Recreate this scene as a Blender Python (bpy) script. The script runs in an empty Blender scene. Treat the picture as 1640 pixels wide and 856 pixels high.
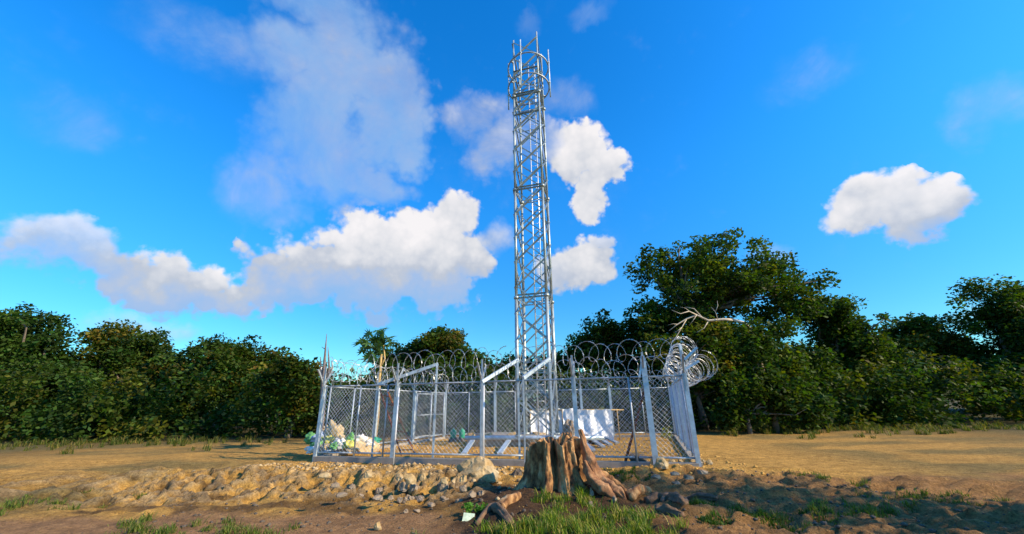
import bpy, math, random
import numpy as np
from mathutils import Vector, Matrix, noise as mnoise
R = random.Random(7)
rng = np.random.default_rng(11)
C = bpy.context.scene.collection
rad = math.radians

# ------------------------------------------------------------------ camera
PITCH, ROLL, F, EYE = rad(19.43), rad(1.0), 618.0, 1.55
fwd = Vector((0, math.cos(PITCH), math.sin(PITCH)))
up0 = Vector((0, -math.sin(PITCH), math.cos(PITCH)))
r0 = Vector((1, 0, 0))
cr = r0 * math.cos(ROLL) - up0 * math.sin(ROLL)
cu = r0 * math.sin(ROLL) + up0 * math.cos(ROLL)
cam_d = bpy.data.cameras.new('camera')
cam = bpy.data.objects.new('camera', cam_d); C.objects.link(cam)
cam.matrix_world = Matrix(((cr.x, cu.x, -fwd.x, 0), (cr.y, cu.y, -fwd.y, 0), (cr.z, cu.z, -fwd.z, EYE), (0, 0, 0, 1)))
cam_d.sensor_fit = 'VERTICAL'; cam_d.sensor_height = 24; cam_d.lens = 24 * F / 856
cam_d.clip_start = 0.05; cam_d.clip_end = 3000
bpy.context.scene.camera = cam

def ray(px, py): return fwd * F + cr * (px - 820) + cu * (428 - py)
def onZ(px, py, z):
    d = ray(px, py); return Vector((0, 0, EYE)) + d * ((z - EYE) / d.z)
def onD(px, py, y):
    d = ray(px, py); return Vector((0, 0, EYE)) + d * (y / d.y)

# ------------------------------------------------------------------ sun, sky with clouds, exposure
SUN_EL = rad(30); SUN_AZ = math.atan2(0.935, -0.35)        # compass style: x = sin, y = cos
sdir = Vector((math.sin(SUN_AZ) * math.cos(SUN_EL), math.cos(SUN_AZ) * math.cos(SUN_EL), math.sin(SUN_EL)))
sl = bpy.data.lights.new('sun', 'SUN'); sl.energy = 5.0; sl.angle = rad(0.5); sl.color = (1.0, 0.79, 0.52)
so = bpy.data.objects.new('sun', sl); C.objects.link(so)
so.rotation_euler = (-sdir).to_track_quat('-Z', 'Y').to_euler()

class NT:
    def __init__(s, nt): s.nt = nt; s.n = nt.nodes; s.l = nt.links
    def put(s, typ, inputs=None, **kw):
        n = s.n.new(typ)
        for k, v in kw.items(): setattr(n, k, v)
        for k, v in (inputs or {}).items():
            sock = n.inputs[k]
            if isinstance(v, bpy.types.NodeSocket): s.l.new(v, sock)
            else: sock.default_value = v
        return n
    def m(s, op, a, b=0.0, c=0.0, clamp=False):
        return s.put('ShaderNodeMath', {0: a, 1: b, 2: c}, operation=op, use_clamp=clamp).outputs[0]
    def mix(s, f, a, b, blend='MIX'):
        n = s.put('ShaderNodeMix', data_type='RGBA', blend_type=blend)
        for i, v in ((0, f), (6, a), (7, b)):
            if isinstance(v, bpy.types.NodeSocket): s.l.new(v, n.inputs[i])
            else: n.inputs[i].default_value = v
        return n.outputs[2]
    def noise(s, vec, scale, detail=4, rough=.55, dist=0.0):
        return s.put('ShaderNodeTexNoise', {'Vector': vec, 'Scale': scale, 'Detail': detail, 'Roughness': rough, 'Distortion': dist})
    def ramp(s, fac, stops):
        n = s.put('ShaderNodeValToRGB', {0: fac}); e = n.color_ramp.elements
        while len(e) < len(stops): e.new(0.5)
        for q, (p, c) in zip(e, stops):
            q.position = p; q.color = (*c, 1) if len(c) == 3 else c
        return n.outputs[0]
    def smooth(s, v, a, b, lo=0.0, hi=1.0):
        n = s.put('ShaderNodeMapRange', {0: v, 1: a, 2: b, 3: lo, 4: hi}, interpolation_type='SMOOTHSTEP'); return n.outputs[0]

W = bpy.data.worlds.new('World'); bpy.context.scene.world = W; W.use_nodes = True
w = NT(W.node_tree); w.n.clear()
SKY_STRENGTH = 0.14
sky = w.put('ShaderNodeTexSky', sky_type='NISHITA', sun_disc=False, sun_elevation=SUN_EL, sun_rotation=SUN_AZ,
            air_density=1.0, dust_density=0.25, ozone_density=3.2, altitude=0)
tc = w.put('ShaderNodeTexCoord').outputs['Generated']
nd = w.put('ShaderNodeVectorMath', {0: tc}, operation='NORMALIZE').outputs[0]
sp = w.put('ShaderNodeSeparateXYZ', {0: nd})
az = w.m('ARCTAN2', sp.outputs[0], sp.outputs[1]); el = w.m('ARCSINE', sp.outputs[2])
# two warps of the position give the clouds their ragged edges
wn = w.noise(nd, 3.6, 6, .58); wn2 = w.noise(nd, 12, 6, .62)
wv = w.put('ShaderNodeVectorMath', {0: wn.outputs['Color'], 1: (.5, .5, .5)}, operation='SUBTRACT').outputs[0]
wv = w.put('ShaderNodeVectorMath', {0: wv, 'Scale': 0.15}, operation='SCALE').outputs[0]
wv2 = w.put('ShaderNodeVectorMath', {0: wn2.outputs['Color'], 1: (.5, .5, .5)}, operation='SUBTRACT').outputs[0]
wv2 = w.put('ShaderNodeVectorMath', {0: wv2, 'Scale': 0.07}, operation='SCALE').outputs[0]
P0 = w.put('ShaderNodeCombineXYZ', {0: az, 1: el, 2: 0.0}).outputs[0]
P1 = w.put('ShaderNodeVectorMath', {0: P0, 1: wv}, operation='ADD').outputs[0]
P1 = w.put('ShaderNodeVectorMath', {0: P1, 1: wv2}, operation='ADD').outputs[0]
P1 = w.put('ShaderNodeVectorMath', {0: P1, 1: (1, 1, 0)}, operation='MULTIPLY').outputs[0]
def azel(px, py):
    d = ray(px, py).normalized(); return math.atan2(d.x, d.y), math.asin(d.z)
# (px, py, radius x, radius y, opacity, brightness at centre, brightness gain upwards); lookup positions on the sky
CL = [(560, 110, 125, 120, .78, .16, .12), (625, 200, 95, 110, .80, .22, .15), (515, 240, 110, 120, .74, .12, .1), (590, 305, 85, 38, .72, .24, .1), (520, 10, 130, 60, .66, .2, .1), (470, 90, 90, 90, .7, .2, .1), (480, 200, 70, 80, .7, .18, .1), (530, 170, 80, 80, .76, .24, .12), (625, 120, 60, 70, .7, .24, .2),
      (560, 420, 130, 84, 1.0, .50, .85), (670, 432, 118, 74, 1.0, .58, .80), (500, 435, 90, 62, 1.0, .42, .7), (610, 452, 125, 42, 1.0, .46, .4), (710, 455, 70, 40, 1.0, .48, .5), (738, 345, 44, 50, .92, .86, .1), (600, 378, 80, 42, 1.0, .95, .05), (690, 385, 80, 55, 1.0, .90, .1), (745, 425, 55, 52, .95, .66, .3),
      (755, 195, 52, 40, .66, .62, .2), (795, 240, 56, 50, .70, .60, .2), (850, 235, 50, 44, .62, .68, .2),
      (918, 252, 62, 54, 1.0, .92, .25), (968, 272, 46, 30, 1.0, .95, .2), (940, 315, 26, 46, .95, .85, .1),
      (935, 425, 54, 46, .95, .76, .3), (905, 440, 42, 30, .85, .66, .2), (955, 392, 26, 26, .8, .85, .2),
      (805, 390, 46, 34, .6, .55, .2), (905, 170, 56, 36, .42, .35, .1), (945, 12, 44, 26, .38, .36, .1), (845, 42, 24, 20, .28, .35, .1),
      # the sky outside the photograph's own frame
      (330, 60, 150, 70, .5, .3, .1), (420, 300, 90, 70, .6, .45, .3), (300, 455, 150, 50, .95, .55, .5), (110, 400, 110, 50, .8, .6, .5), (90, 180, 110, 70, .45, .35, .2), (220, 520, 120, 24, .6, .6, .3),
      (1290, 120, 110, 60, .45, .42, .2), (1400, 330, 100, 46, .9, .8, .4), (1480, 350, 110, 40, .9, .7, .4), (1580, 190, 90, 60, .6, .5, .2), (1240, 420, 60, 30, .6, .7, .2), (1590, 500, 120, 32, .7, .6, .3)]
dens = None; bs = None; ws = None; cs_ = None
for (px, py, rx, ry, op, b0, bg) in CL:
    a, e = azel(px, py)
    a1, _ = azel(px + rx, py); _, e1 = azel(px, py - ry)
    ra, re = abs(a1 - a) + 1e-3, abs(e1 - e) + 1e-3
    v = w.put('ShaderNodeVectorMath', {0: P1, 1: (a, e, 0)}, operation='SUBTRACT').outputs[0]
    v = w.put('ShaderNodeVectorMath', {0: v, 1: (1 / ra, 1 / re, 0)}, operation='MULTIPLY').outputs[0]
    ln = w.put('ShaderNodeVectorMath', {0: v}, operation='LENGTH').outputs[1]
    k = w.m('MULTIPLY_ADD', ln, -.9, 1.06, clamp=False)
    kk = w.m('MAXIMUM', k, 0.0)
    dens = k if dens is None else w.m('MAXIMUM', dens, k)
    vy = w.put('ShaderNodeSeparateXYZ', {0: v}).outputs[1]
    br = w.m('MULTIPLY', w.m('MULTIPLY_ADD', vy, bg, b0), kk)
    bs = br if bs is None else w.m('ADD', bs, br)
    ws = kk if ws is None else w.m('ADD', ws, kk)
    cp = w.m('MULTIPLY', kk, min(op, 1.0)); cs_ = cp if cs_ is None else w.m('ADD', cs_, cp)
# scattered small clouds over the rest of the dome, behind and overhead
gn = w.noise(nd, 2.3, 7, .6).outputs[0]
back = w.smooth(sp.outputs[1], 0.15, -0.25)
gd = w.m('MULTIPLY', w.m('SUBTRACT', gn, .50), 3.0); gd = w.m('MULTIPLY', gd, back)
dens = w.m('MAXIMUM', dens, gd)
cap = w.m('DIVIDE', w.m('ADD', cs_, .0012), w.m('ADD', ws, .002))
bright = w.m('DIVIDE', w.m('ADD', bs, .001), w.m('ADD', ws, .002))
fine = w.noise(nd, 9, 7, .62).outputs[0]; mid = w.noise(nd, 4.2, 5, .6).outputs[0]
def billow(scale):
    wp = w.put('ShaderNodeVectorMath', {0: w.noise(nd, scale * .8, 2, .6).outputs['Color'], 'Scale': .55 / scale}, operation='SCALE').outputs[0]
    pv = w.put('ShaderNodeVectorMath', {0: nd, 1: wp}, operation='ADD').outputs[0]
    return w.put('ShaderNodeTexVoronoi', {'Vector': pv, 'Scale': scale, 'Smoothness': .35}, feature='SMOOTH_F1').outputs['Distance']
b1 = billow(13); b2 = billow(31); b3 = billow(70)
bil = w.m('ADD', w.m('ADD', w.m('MULTIPLY', w.m('SUBTRACT', .42, b1), .50), w.m('MULTIPLY', w.m('SUBTRACT', .42, b2), .34)), w.m('MULTIPLY', w.m('SUBTRACT', .42, b3), .18))
dens = w.m('ADD', w.m('ADD', dens, w.m('MULTIPLY', w.m('SUBTRACT', fine, .5), .75)), w.m('MULTIPLY', bil, w.m('SUBTRACT', 1.0, w.m('MULTIPLY', w.smooth(cap, .95, .6), .55))))
thin = w.smooth(cap, .95, .5)
alpha = w.put('ShaderNodeMapRange', {0: dens, 1: .03, 2: w.m('MULTIPLY_ADD', thin, .60, .32), 3: 0.0, 4: 1.0}, interpolation_type='SMOOTHSTEP').outputs[0]
alpha = w.m('MULTIPLY', alpha, w.smooth(el, 0.0, .09)); thinv = w.smooth(w.noise(nd, 3.4, 9, .66, .6).outputs[0], .34, .68); thin = w.smooth(cap, .95, .5)
alpha = w.m('MULTIPLY', alpha, w.m('MULTIPLY', cap, w.m('SUBTRACT', 1.12, w.m('MULTIPLY', thin, w.m('SUBTRACT', 1.0, thinv)))), clamp=True)
veil = w.smooth(w.noise(nd, 2.6, 8, .68).outputs[0], .52, .86, 0, .16)
alpha = w.m('MAXIMUM', alpha, veil)
# thin clouds stay bluish, thick ones go from lavender grey below to cream white above
bright = w.m('ADD', bright, w.m('MULTIPLY', bil, .55))
bshade = w.m('ADD', bright, w.m('MULTIPLY', w.m('SUBTRACT', w.noise(nd, 7, 6, .6).outputs[0], .5), .75))
ccol = w.ramp(bshade, [(0.0, (.30, .52, .86)), (.30, (.40, .54, .80)), (.52, (.55, .59, .67)), (.75, (.78, .78, .80)), (1.0, (.97, .93, .92))])
SKYGAIN = 1 / SKY_STRENGTH
hs = w.put('ShaderNodeHueSaturation', {'Hue': .507, 'Saturation': 1.36, 'Value': 1.58, 'Color': sky.outputs[0]}).outputs[0]
hs = w.mix(1.0, hs, (.52, 1, 1, 1), 'MULTIPLY')
hs = w.put('ShaderNodeVectorMath', {0: hs, 'Scale': w.smooth(el, -.05, .62, .46, 1.0)}, operation='SCALE').outputs[0]
cscale = w.put('ShaderNodeVectorMath', {0: ccol, 'Scale': SKYGAIN * 0.66}, operation='SCALE').outputs[0]
amax = w.m('MULTIPLY', alpha, .96)
col = w.mix(amax, hs, cscale)
bg = w.put('ShaderNodeBackground', {'Color': col, 'Strength': SKY_STRENGTH})
w.put('ShaderNodeOutputWorld', {'Surface': bg.outputs[0]})
W.cycles.sampling_method = 'MANUAL'; W.cycles.sample_map_resolution = 512

vs = bpy.context.scene.view_settings
bpy.context.scene.display_settings.display_device = 'sRGB'
vs.view_transform = 'Standard'; vs.look = 'None'; vs.exposure = 0.6; vs.gamma = 1; vs.use_curve_mapping = False

# ------------------------------------------------------------------ materials
MATS = {}
def mat(name, base, rough=.8, metal=0.0, var=.25, scale=8, dark=None, bump=0.0, bscale=40, attr=None, trans=None, stops=None, spec=.5, obj=True, stretch=None):
    m = bpy.data.materials.new(name); m.use_nodes = True; t = NT(m.node_tree); t.n.clear()
    co = t.put('ShaderNodeTexCoord').outputs['Object']
    if stretch: co = t.put('ShaderNodeVectorMath', {0: co, 1: stretch}, operation='MULTIPLY').outputs[0]
    nz = t.noise(co, scale, 6, .65).outputs[0]
    if stops: colr = t.ramp(nz, stops)
    else:
        d = dark or tuple(c * (1 - var) for c in base); l = tuple(min(1, c * (1 + var)) for c in base)
        colr = t.ramp(nz, [(.32, d), (.68, l)])
    if attr:
        at = t.put('ShaderNodeAttribute', attribute_name=attr).outputs['Color']
        colr = t.mix(1.0, colr, at, 'MULTIPLY')
    ins = {'Base Color': colr, 'Roughness': rough, 'Metallic': metal, 'Specular IOR Level': spec}
    if bump:
        bn = t.noise(co, bscale, 6, .7).outputs[0]
        ins['Normal'] = t.put('ShaderNodeBump', {'Height': bn, 'Strength': bump, 'Distance': .02}).outputs[0]
    p = t.put('ShaderNodeBsdfPrincipled', ins); out = p.outputs[0]
    if trans:
        tr = t.put('ShaderNodeBsdfTranslucent', {'Color': t.mix(1.0, colr, (*trans, 1), 'MULTIPLY')})
        out = t.put('ShaderNodeMixShader', {0: .3, 1: out, 2: tr.outputs[0]}).outputs[0]
    t.put('ShaderNodeOutputMaterial', {'Surface': out}); MATS[name] = m; return m

galv = mat('galvanised_steel', (.46, .55, .62), .46, .4, .25, 5, bump=.15)
galv2 = mat('weathered_galvanised_pipe', (.36, .41, .45), .5, .45, .32, 7, bump=.2)
towm = mat('tower_steel', (.36, .42, .43), .48, .5, .36, 1.8, bump=.15)
wirem = mat('chain_link_wire', (.48, .53, .58), .45, .5, .12, 20)
razor = mat('razor_wire_steel', (.46, .48, .50), .46, .5, .15, 20)
conc = mat('grey_concrete', (.30, .27, .225), .9, 0, .18, 6, bump=.5, bscale=60)
rust = mat('rusty_red_steel', (.27, .095, .045), .85, .1, .4, 18, bump=.4)
rockm = mat('pale_limestone', (.47, .39, .27), .95, 0, .3, 3.5, stops=[(.3, (.22, .14, .06)), (.5, (.40, .28, .13)), (.7, (.54, .44, .27))], bump=1.0, bscale=14)
rockg = mat('grey_limestone', (.30, .27, .24), .95, 0, .3, 4, stops=[(.3, (.12, .085, .055)), (.5, (.25, .19, .13)), (.7, (.36, .30, .22))], bump=1.0, bscale=16)
rockd = mat('dark_earthy_rock', (.10, .08, .06), .95, 0, .35, 5, bump=1.0, bscale=16)
stump_m = mat('weathered_stump_wood', (.3, .2, .12), .92, 0, .4, 7, stops=[(.32, (.03, .012, .004)), (.43, (.17, .075, .025)), (.54, (.38, .20, .075)), (.70, (.62, .42, .22))], bump=1.0, bscale=13, stretch=(1, 1, .55))
root_m = mat('red_brown_root_wood', (.3, .14, .07), .9, 0, .4, 6, stops=[(.3, (.05, .018, .008)), (.48, (.26, .12, .05)), (.62, (.40, .22, .10)), (.76, (.56, .44, .31))], bump=1.0, bscale=24, stretch=(1, 1, .5))
darkroot = mat('dark_dug_up_root', (.15, .09, .05), .95, 0, .45, 9, bump=1.0, bscale=24)
bark = mat('tree_bark', (.16, .13, .10), .95, 0, .3, 5, bump=.8, bscale=18)
palebark = mat('pale_bare_bark', (.50, .43, .33), .9, 0, .2, 5, bump=.5, bscale=18)
papbark = mat('papaya_trunk_bark', (.44, .31, .13), .9, 0, .25, 6, bump=.5, bscale=18)
leafm = mat('broad_leaves', (2.15, 1.95, 1.15), .6, 0, .38, .6, attr='tint', trans=(1.7, 1.9, .4), spec=.12)
papleaf = mat('papaya_leaf', (.05, .13, .03), .5, 0, .25, 3, trans=(1.6, 1.6, .5))
grassm = mat('grass_blade', (1.7, 1.6, 1.0), .6, 0, .3, 3, attr='tint', trans=(1.7, 1.9, .5), spec=.15)
tarp = mat('white_tarpaulin', (.74, .76, .78), .55, 0, .08, 3, bump=.4, bscale=8)
sackw = mat('white_woven_sack', (.70, .69, .66), .7, 0, .15, 8, bump=.6, bscale=30)
sackt = mat('tan_earth_sack', (.50, .39, .22), .85, 0, .3, 6, bump=.6, bscale=30)
sackg = mat('green_plastic_bag', (.12, .33, .10), .5, 0, .3, 6, bump=.5, bscale=20)
sacky = mat('yellow_green_bag', (.50, .48, .10), .55, 0, .3, 6, bump=.5, bscale=20)
sackb = mat('pale_blue_bag', (.36, .45, .60), .5, 0, .2, 6, bump=.5, bscale=20)
greenp = mat('green_plastic', (.02, .28, .17), .5, 0, .15, 6)
plank_m = mat('red_brown_plank', (.26, .13, .075), .85, 0, .3, 4, bump=.6, bscale=30)
litter = mat('pale_litter', (.46, .56, .42), .6, 0, .3, 12, bump=.3)

# ------------------------------------------------------------------ mesh builder
class MB:
    def __init__(s): s.v = []; s.f = []
    def poly(s, pts, faces):
        b = len(s.v); s.v += [tuple(p) for p in pts]; s.f += [tuple(i + b for i in f) for f in faces]
    def frame(s, d, ref=None):
        d = d.normalized(); ref = ref or (Vector((0, 0, 1)) if abs(d.z) < .9 else Vector((1, 0, 0)))
        a = d.cross(ref).normalized(); b = a.cross(d).normalized(); return a, b
    def tube(s, pts, r, n=6, cap=True, ref=None):
        pts = [Vector(p) for p in pts]; rs = r if isinstance(r, (list, tuple)) else [r] * len(pts)
        b0 = len(s.v); a_prev = None
        for i, p in enumerate(pts):
            d = (pts[min(i + 1, len(pts) - 1)] - pts[max(i - 1, 0)])
            if d.length < 1e-9: d = Vector((0, 0, 1))
            d.normalize()
            if a_prev is None: a, b = s.frame(d, ref)
            else:
                a = a_prev - d * a_prev.dot(d)
                a = a.normalized() if a.length > 1e-6 else s.frame(d)[0]
                b = a.cross(d).normalized()
            a_prev = a
            for k in range(n):
                t = 2 * math.pi * (k + .5) / n
                s.v.append(tuple(p + (a * math.cos(t) + b * math.sin(t)) * rs[i]))
        for i in range(len(pts) - 1):
            for k in range(n):
                k2 = (k + 1) % n
                s.f.append((b0 + i * n + k, b0 + i * n + k2, b0 + (i + 1) * n + k2, b0 + (i + 1) * n + k))
        if cap:
            s.f.append(tuple(b0 + k for k in range(n))[::-1]); e = b0 + (len(pts) - 1) * n
            s.f.append(tuple(e + k for k in range(n)))
    def beam(s, p, q, wd, ht, ref=None):
        p = Vector(p); q = Vector(q); a, b = s.frame(q - p, ref)
        c = [p + a * x * wd / 2 + b * y * ht / 2 for x, y in ((-1, -1), (1, -1), (1, 1), (-1, 1))]
        c += [v + (q - p) for v in c]
        s.poly(c, [(3, 2, 1, 0), (4, 5, 6, 7), (0, 1, 5, 4), (1, 2, 6, 5), (2, 3, 7, 6), (3, 0, 4, 7)])
    def angle(s, p, q, wd, t, ref=None):           # an L-profile
        p = Vector(p); q = Vector(q); a, b = s.frame(q - p, ref)
        prof = [(0, 0), (wd, 0), (wd, t), (t, t), (t, wd), (0, wd)]
        c = [p + a * x + b * y for x, y in prof]; c += [v + (q - p) for v in c]
        s.poly(c, [(5, 4, 3, 2, 1, 0), (6, 7, 8, 9, 10, 11)] + [(i, (i + 1) % 6, (i + 1) % 6 + 6, i + 6) for i in range(6)])
    def build(s, name, m, parent=None, smooth=False, attr=None):
        me = bpy.data.meshes.new(name); me.from_pydata([tuple(v) for v in s.v], [], s.f); me.materials.append(m)
        if smooth: me.shade_smooth()
        return link(name, me, parent)
def link(name, me, parent=None):
    o = bpy.data.objects.new(name, me); C.objects.link(o)
    if parent: o.parent = parent
    return o
def tag(o, label=None, cat=None, group=None, kind=None):
    for k, v in (('label', label), ('category', cat), ('group', group), ('kind', kind)):
        if v: o[k] = v
    return o
def empty(name, label, cat, group=None, loc=(0, 0, 0)):
    o = bpy.data.objects.new(name, None); o.empty_display_size = .2; C.objects.link(o); o.location = loc
    tag(o, label, cat, group); return o
def npmesh(name, V, Fq, m, parent=None, tint=None, smooth=False):
    me = bpy.data.meshes.new(name); nv, nf = len(V), len(Fq); k = Fq.shape[1]
    me.vertices.add(nv); me.vertices.foreach_set('co', V.astype(np.float32).ravel())
    me.loops.add(nf * k); me.loops.foreach_set('vertex_index', Fq.astype(np.int32).ravel())
    me.polygons.add(nf); me.polygons.foreach_set('loop_start', np.arange(0, nf * k, k, dtype=np.int32))
    try: me.polygons.foreach_set('loop_total', np.full(nf, k, dtype=np.int32))
    except Exception: pass
    if tint is not None:
        a = me.color_attributes.new('tint', 'FLOAT_COLOR', 'POINT')
        a.data.foreach_set('color', np.hstack([tint, np.ones((nv, 1))]).astype(np.float32).ravel())
    me.materials.append(m); me.update(); me.validate()
    if smooth: me.shade_smooth()
    return link(name, me, parent)

# value noise in numpy
def vnoise(x, y, seed=0):
    xi = np.floor(x).astype(np.int64); yi = np.floor(y).astype(np.int64); fx = x - xi; fy = y - yi
    fx = fx * fx * (3 - 2 * fx); fy = fy * fy * (3 - 2 * fy)
    def h(a, b):
        n = (a * 374761393 + b * 668265263 + seed * 974634777) & 0x7fffffff
        n = ((n ^ (n >> 13)) * 1274126177) & 0x7fffffff
        return ((n ^ (n >> 16)) & 0xffff) / 65535.0
    return (h(xi, yi) * (1 - fx) + h(xi + 1, yi) * fx) * (1 - fy) + (h(xi, yi + 1) * (1 - fx) + h(xi + 1, yi + 1) * fx) * fy
def fbm(x, y, o=4, seed=0):
    s = 0; a = .5; t = 0
    for i in range(o):
        s = s + a * vnoise(x * 2 ** i, y * 2 ** i, seed + i * 17); t += a; a *= .5
    return s / t

# ------------------------------------------------------------------ compound corners
FL = onZ(505, 731, .15); FR = onD(1118, 738, 10.1); FR.z = .15
BL = onZ(711, 700, .15); BR = onZ(1083, 697, .15)
STUMP = Vector((.74, 7.95, 0))

def ss(x, a, b):
    t = np.clip((x - a) / (b - a), 0, 1); return t * t * (3 - 2 * t)
def line_y(x):      # the front fence line
    return FL.y + (FR.y - FL.y) * (x - FL.x) / (FR.x - FL.x)
def ground(x, y):
    x = np.asarray(x, float); y = np.asarray(y, float)
    d = y - line_y(x)                       # > 0: inside the fence line
    out = ss(-d, .25, .9)
    amp = .04 + .15 * out * ss(np.hypot(x, y - 8), 40, 10)
    z = amp * (fbm(x * .9, y * .9, 4, 3) - .5) * 1.4
    z += out * (fbm(x * 3.2, y * 3.2, 4, 9) - .5) * .13
    z += (fbm(x * 9, y * 9, 3, 21) - .5) * .035 * (1 + out)
    # low ridge of bulldozed rubble in front of the fence, on the left
    rid = np.exp(-((y - (9.0 - .12 * (x + 3))) / .55) ** 2) * ss(-x, .2, 1.2) * .16
    z += rid * (.5 + fbm(x * 2.2, y * 2.2, 3, 5))
    belt = out * ss(-x, .1, 1.0) * ss(y, 7.5, 8.1) * ss(-y, -10.2, -9.2)
    rg = 1 - np.abs(fbm(x * 3.0, y * 4.2, 4, 41) * 2 - 1); z += belt * (ss(rg, .70, 1.0) * .12 - .03); z += belt * np.abs(fbm(x * 8, y * 10, 3, 61) - .5) * .16
    rgt = out * ss(x, 1.4, 2.4); z += rgt * (1 - np.abs(fbm(x * 2.2, y * 3.2, 4, 47) * 2 - 1) - .75) * .22
    # dirt banked up round the stump and against the right hand corner
    z += .17 * np.exp(-(((x - .75) / 1.25) ** 2 + ((y - 7.6) / .8) ** 2))
    z += .12 * np.exp(-(((x - 3.4) / 1.7) ** 2 + ((y - 9.5) / .8) ** 2))
    z += .14 * np.exp(-(((x - 2.6) / .9) ** 2 + ((y - 6.5) / .5) ** 2))
    # smoother trodden path at bottom left
    path = ss(-x, .6, 1.5) * ss(7.4 - y, 0, .7)
    z = z * (1 - .75 * path) - .04 * path
    ins = ss(d, -.05, .1) * ss(x, -7, -5.8) * ss(-x, -8, -6)
    z = z * (1 - ins * .6) + ins * .07
    # far land rises a little behind the compound
    z += ss(y, 22, 60) * .8
    return z

def axis(lo, hi, dl, dh, step, grow=1.16):
    a = list(np.arange(dl, dh, step)); s = step
    while a[-1] < hi: s *= grow; a.append(a[-1] + s)
    s = step; b = []
    c = dl
    while c > lo: s *= grow; c -= s; b.append(c)
    return np.array(b[::-1] + a)
xs = axis(-900, 900, -7.5, 7.0, .042); ys = axis(-400, 1500, 4.6, 11.8, .036)
X, Y = np.meshgrid(xs, ys); Z = ground(X, Y)
V = np.stack([X.ravel(), Y.ravel(), Z.ravel()], 1)
nx, ny = len(xs), len(ys); I = (np.arange(ny - 1)[:, None] * nx + np.arange(nx - 1)[None, :]).ravel()
Fq = np.stack([I, I + 1, I + nx + 1, I + nx], 1)
# soil kinds: golden marl along the fence, dark humus round the stump and at the right, dull tan on the path
gx, gy = X.ravel(), Y.ravel(); d = gy - line_y(gx)
wob = (fbm(gx * 1.3, gy * 1.3, 4, 31) - .5)
humus = ss(gx + wob * 2.2, -1.9, -.4) * ss(-(gy + wob * 1.6), -9.4, -8.6)
humus = np.maximum(humus, ss(wob * 1.8 + .5 - np.abs(gy - 7.35) * .9, .25, .6) * ss(-gx, -1, .5) * .8)
humus = np.maximum(humus, ss(gx + wob, 1.2, 2.2) * ss(-(gy + wob * 1.2), -9.3, -8.7))
path = ss(-gx + wob, .7, 1.6) * ss(7.2 - gy + wob * .5, 0, .5)
marl = np.array([.47, .28, .072]); hum = np.array([.075, .044, .022]); pth = np.array([.30, .175, .08]); grs = np.array([.055, .055, .025])
brn = np.array([.30, .17, .065]); rt_ = ss(gx + wob, 1.6, 2.6)[:, None]; humc = hum[None, :] * (1 - rt_) + brn * rt_
colr = marl[None, :] * (1 - humus[:, None]) + humc * humus[:, None]
colr = colr * (1 - path[:, None]) + pth[None, :] * path[:, None]
far = np.maximum(ss(np.hypot(gx, gy - 12), 14, 26), ss(gy, 19.6, 21.5))[:, None]; colr = colr * (1 - far) + grs * far
beltm = ss(-gx, .1, 1.0) * ss(gy, 7.4, 8.0) * ss(-gy, -9.9, -9.2)
hole = beltm * ss(-fbm(gx * 2.6, gy * 3.4, 4, 55), -.52, -.40)
colr = colr * (1 - hole[:, None] * .75) + hum * hole[:, None] * .75
pale = beltm * ss(1 - np.abs(fbm(gx * 3.0, gy * 4.2, 4, 41) * 2 - 1), .80, .95)
colr = colr * (1 - pale[:, None] * .7) + np.array([.38, .29, .17]) * pale[:, None] * .7
side = ss(np.abs(gx - .5), 7, 10)[:, None]; pat = ss(fbm(gx * .45, gy * .8, 4, 91), .42, .6)[:, None]
colr = colr * (1 - side * pat * .75) + np.array([.15, .13, .05]) * side * pat * .75
colr *= (.72 + .56 * fbm(gx * 4, gy * 4, 4, 77))[:, None]
gm = bpy.data.materials.new('stony_soil'); gm.use_nodes = True; t = NT(gm.node_tree); t.n.clear()
co = t.put('ShaderNodeTexCoord').outputs['Object']
at = t.put('ShaderNodeAttribute', attribute_name='tint').outputs['Color']
peb = t.put('ShaderNodeTexVoronoi', {'Vector': co, 'Scale': 17.0, 'Randomness': 1.0})
pm = t.smooth(peb.outputs['Distance'], .28, .16); pr = t.put('ShaderNodeSeparateColor', {0: peb.outputs['Color']}).outputs[0]
pm = t.m('MULTIPLY', pm, t.smooth(pr, .55, .7))
g1 = t.noise(co, 26, 8, .75).outputs[0]; g2 = t.noise(co, 5, 6, .7).outputs[0]
c1 = t.mix(1.0, at, t.ramp(g1, [(.3, (.42, .40, .38)), (.5, (1, 1, 1)), (.7, (1.5, 1.45, 1.35))]), 'MULTIPLY')
c1 = t.mix(1.0, c1, t.ramp(g2, [(.32, (.6, .55, .5)), (.62, (1.15, 1.12, 1.08))]), 'MULTIPLY')
c1 = t.mix(t.m('MULTIPLY', pm, .6), c1, (.48, .31, .10, 1))
hgt = t.m('ADD', t.m('MULTIPLY', g1, 1.2), t.m('MULTIPLY', pm, .7))
bn = t.put('ShaderNodeBump', {'Height': hgt, 'Strength': 1.0, 'Distance': .05}).outputs[0]
p = t.put('ShaderNodeBsdfPrincipled', {'Base Color': c1, 'Roughness': .95, 'Normal': bn, 'Specular IOR Level': .2})
t.put('ShaderNodeOutputMaterial', {'Surface': p.outputs[0]})
g = npmesh('ground', V, Fq, gm, tint=colr, smooth=True); tag(g, kind='structure')
def gz(x, y): return float(ground(x, y))

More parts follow.
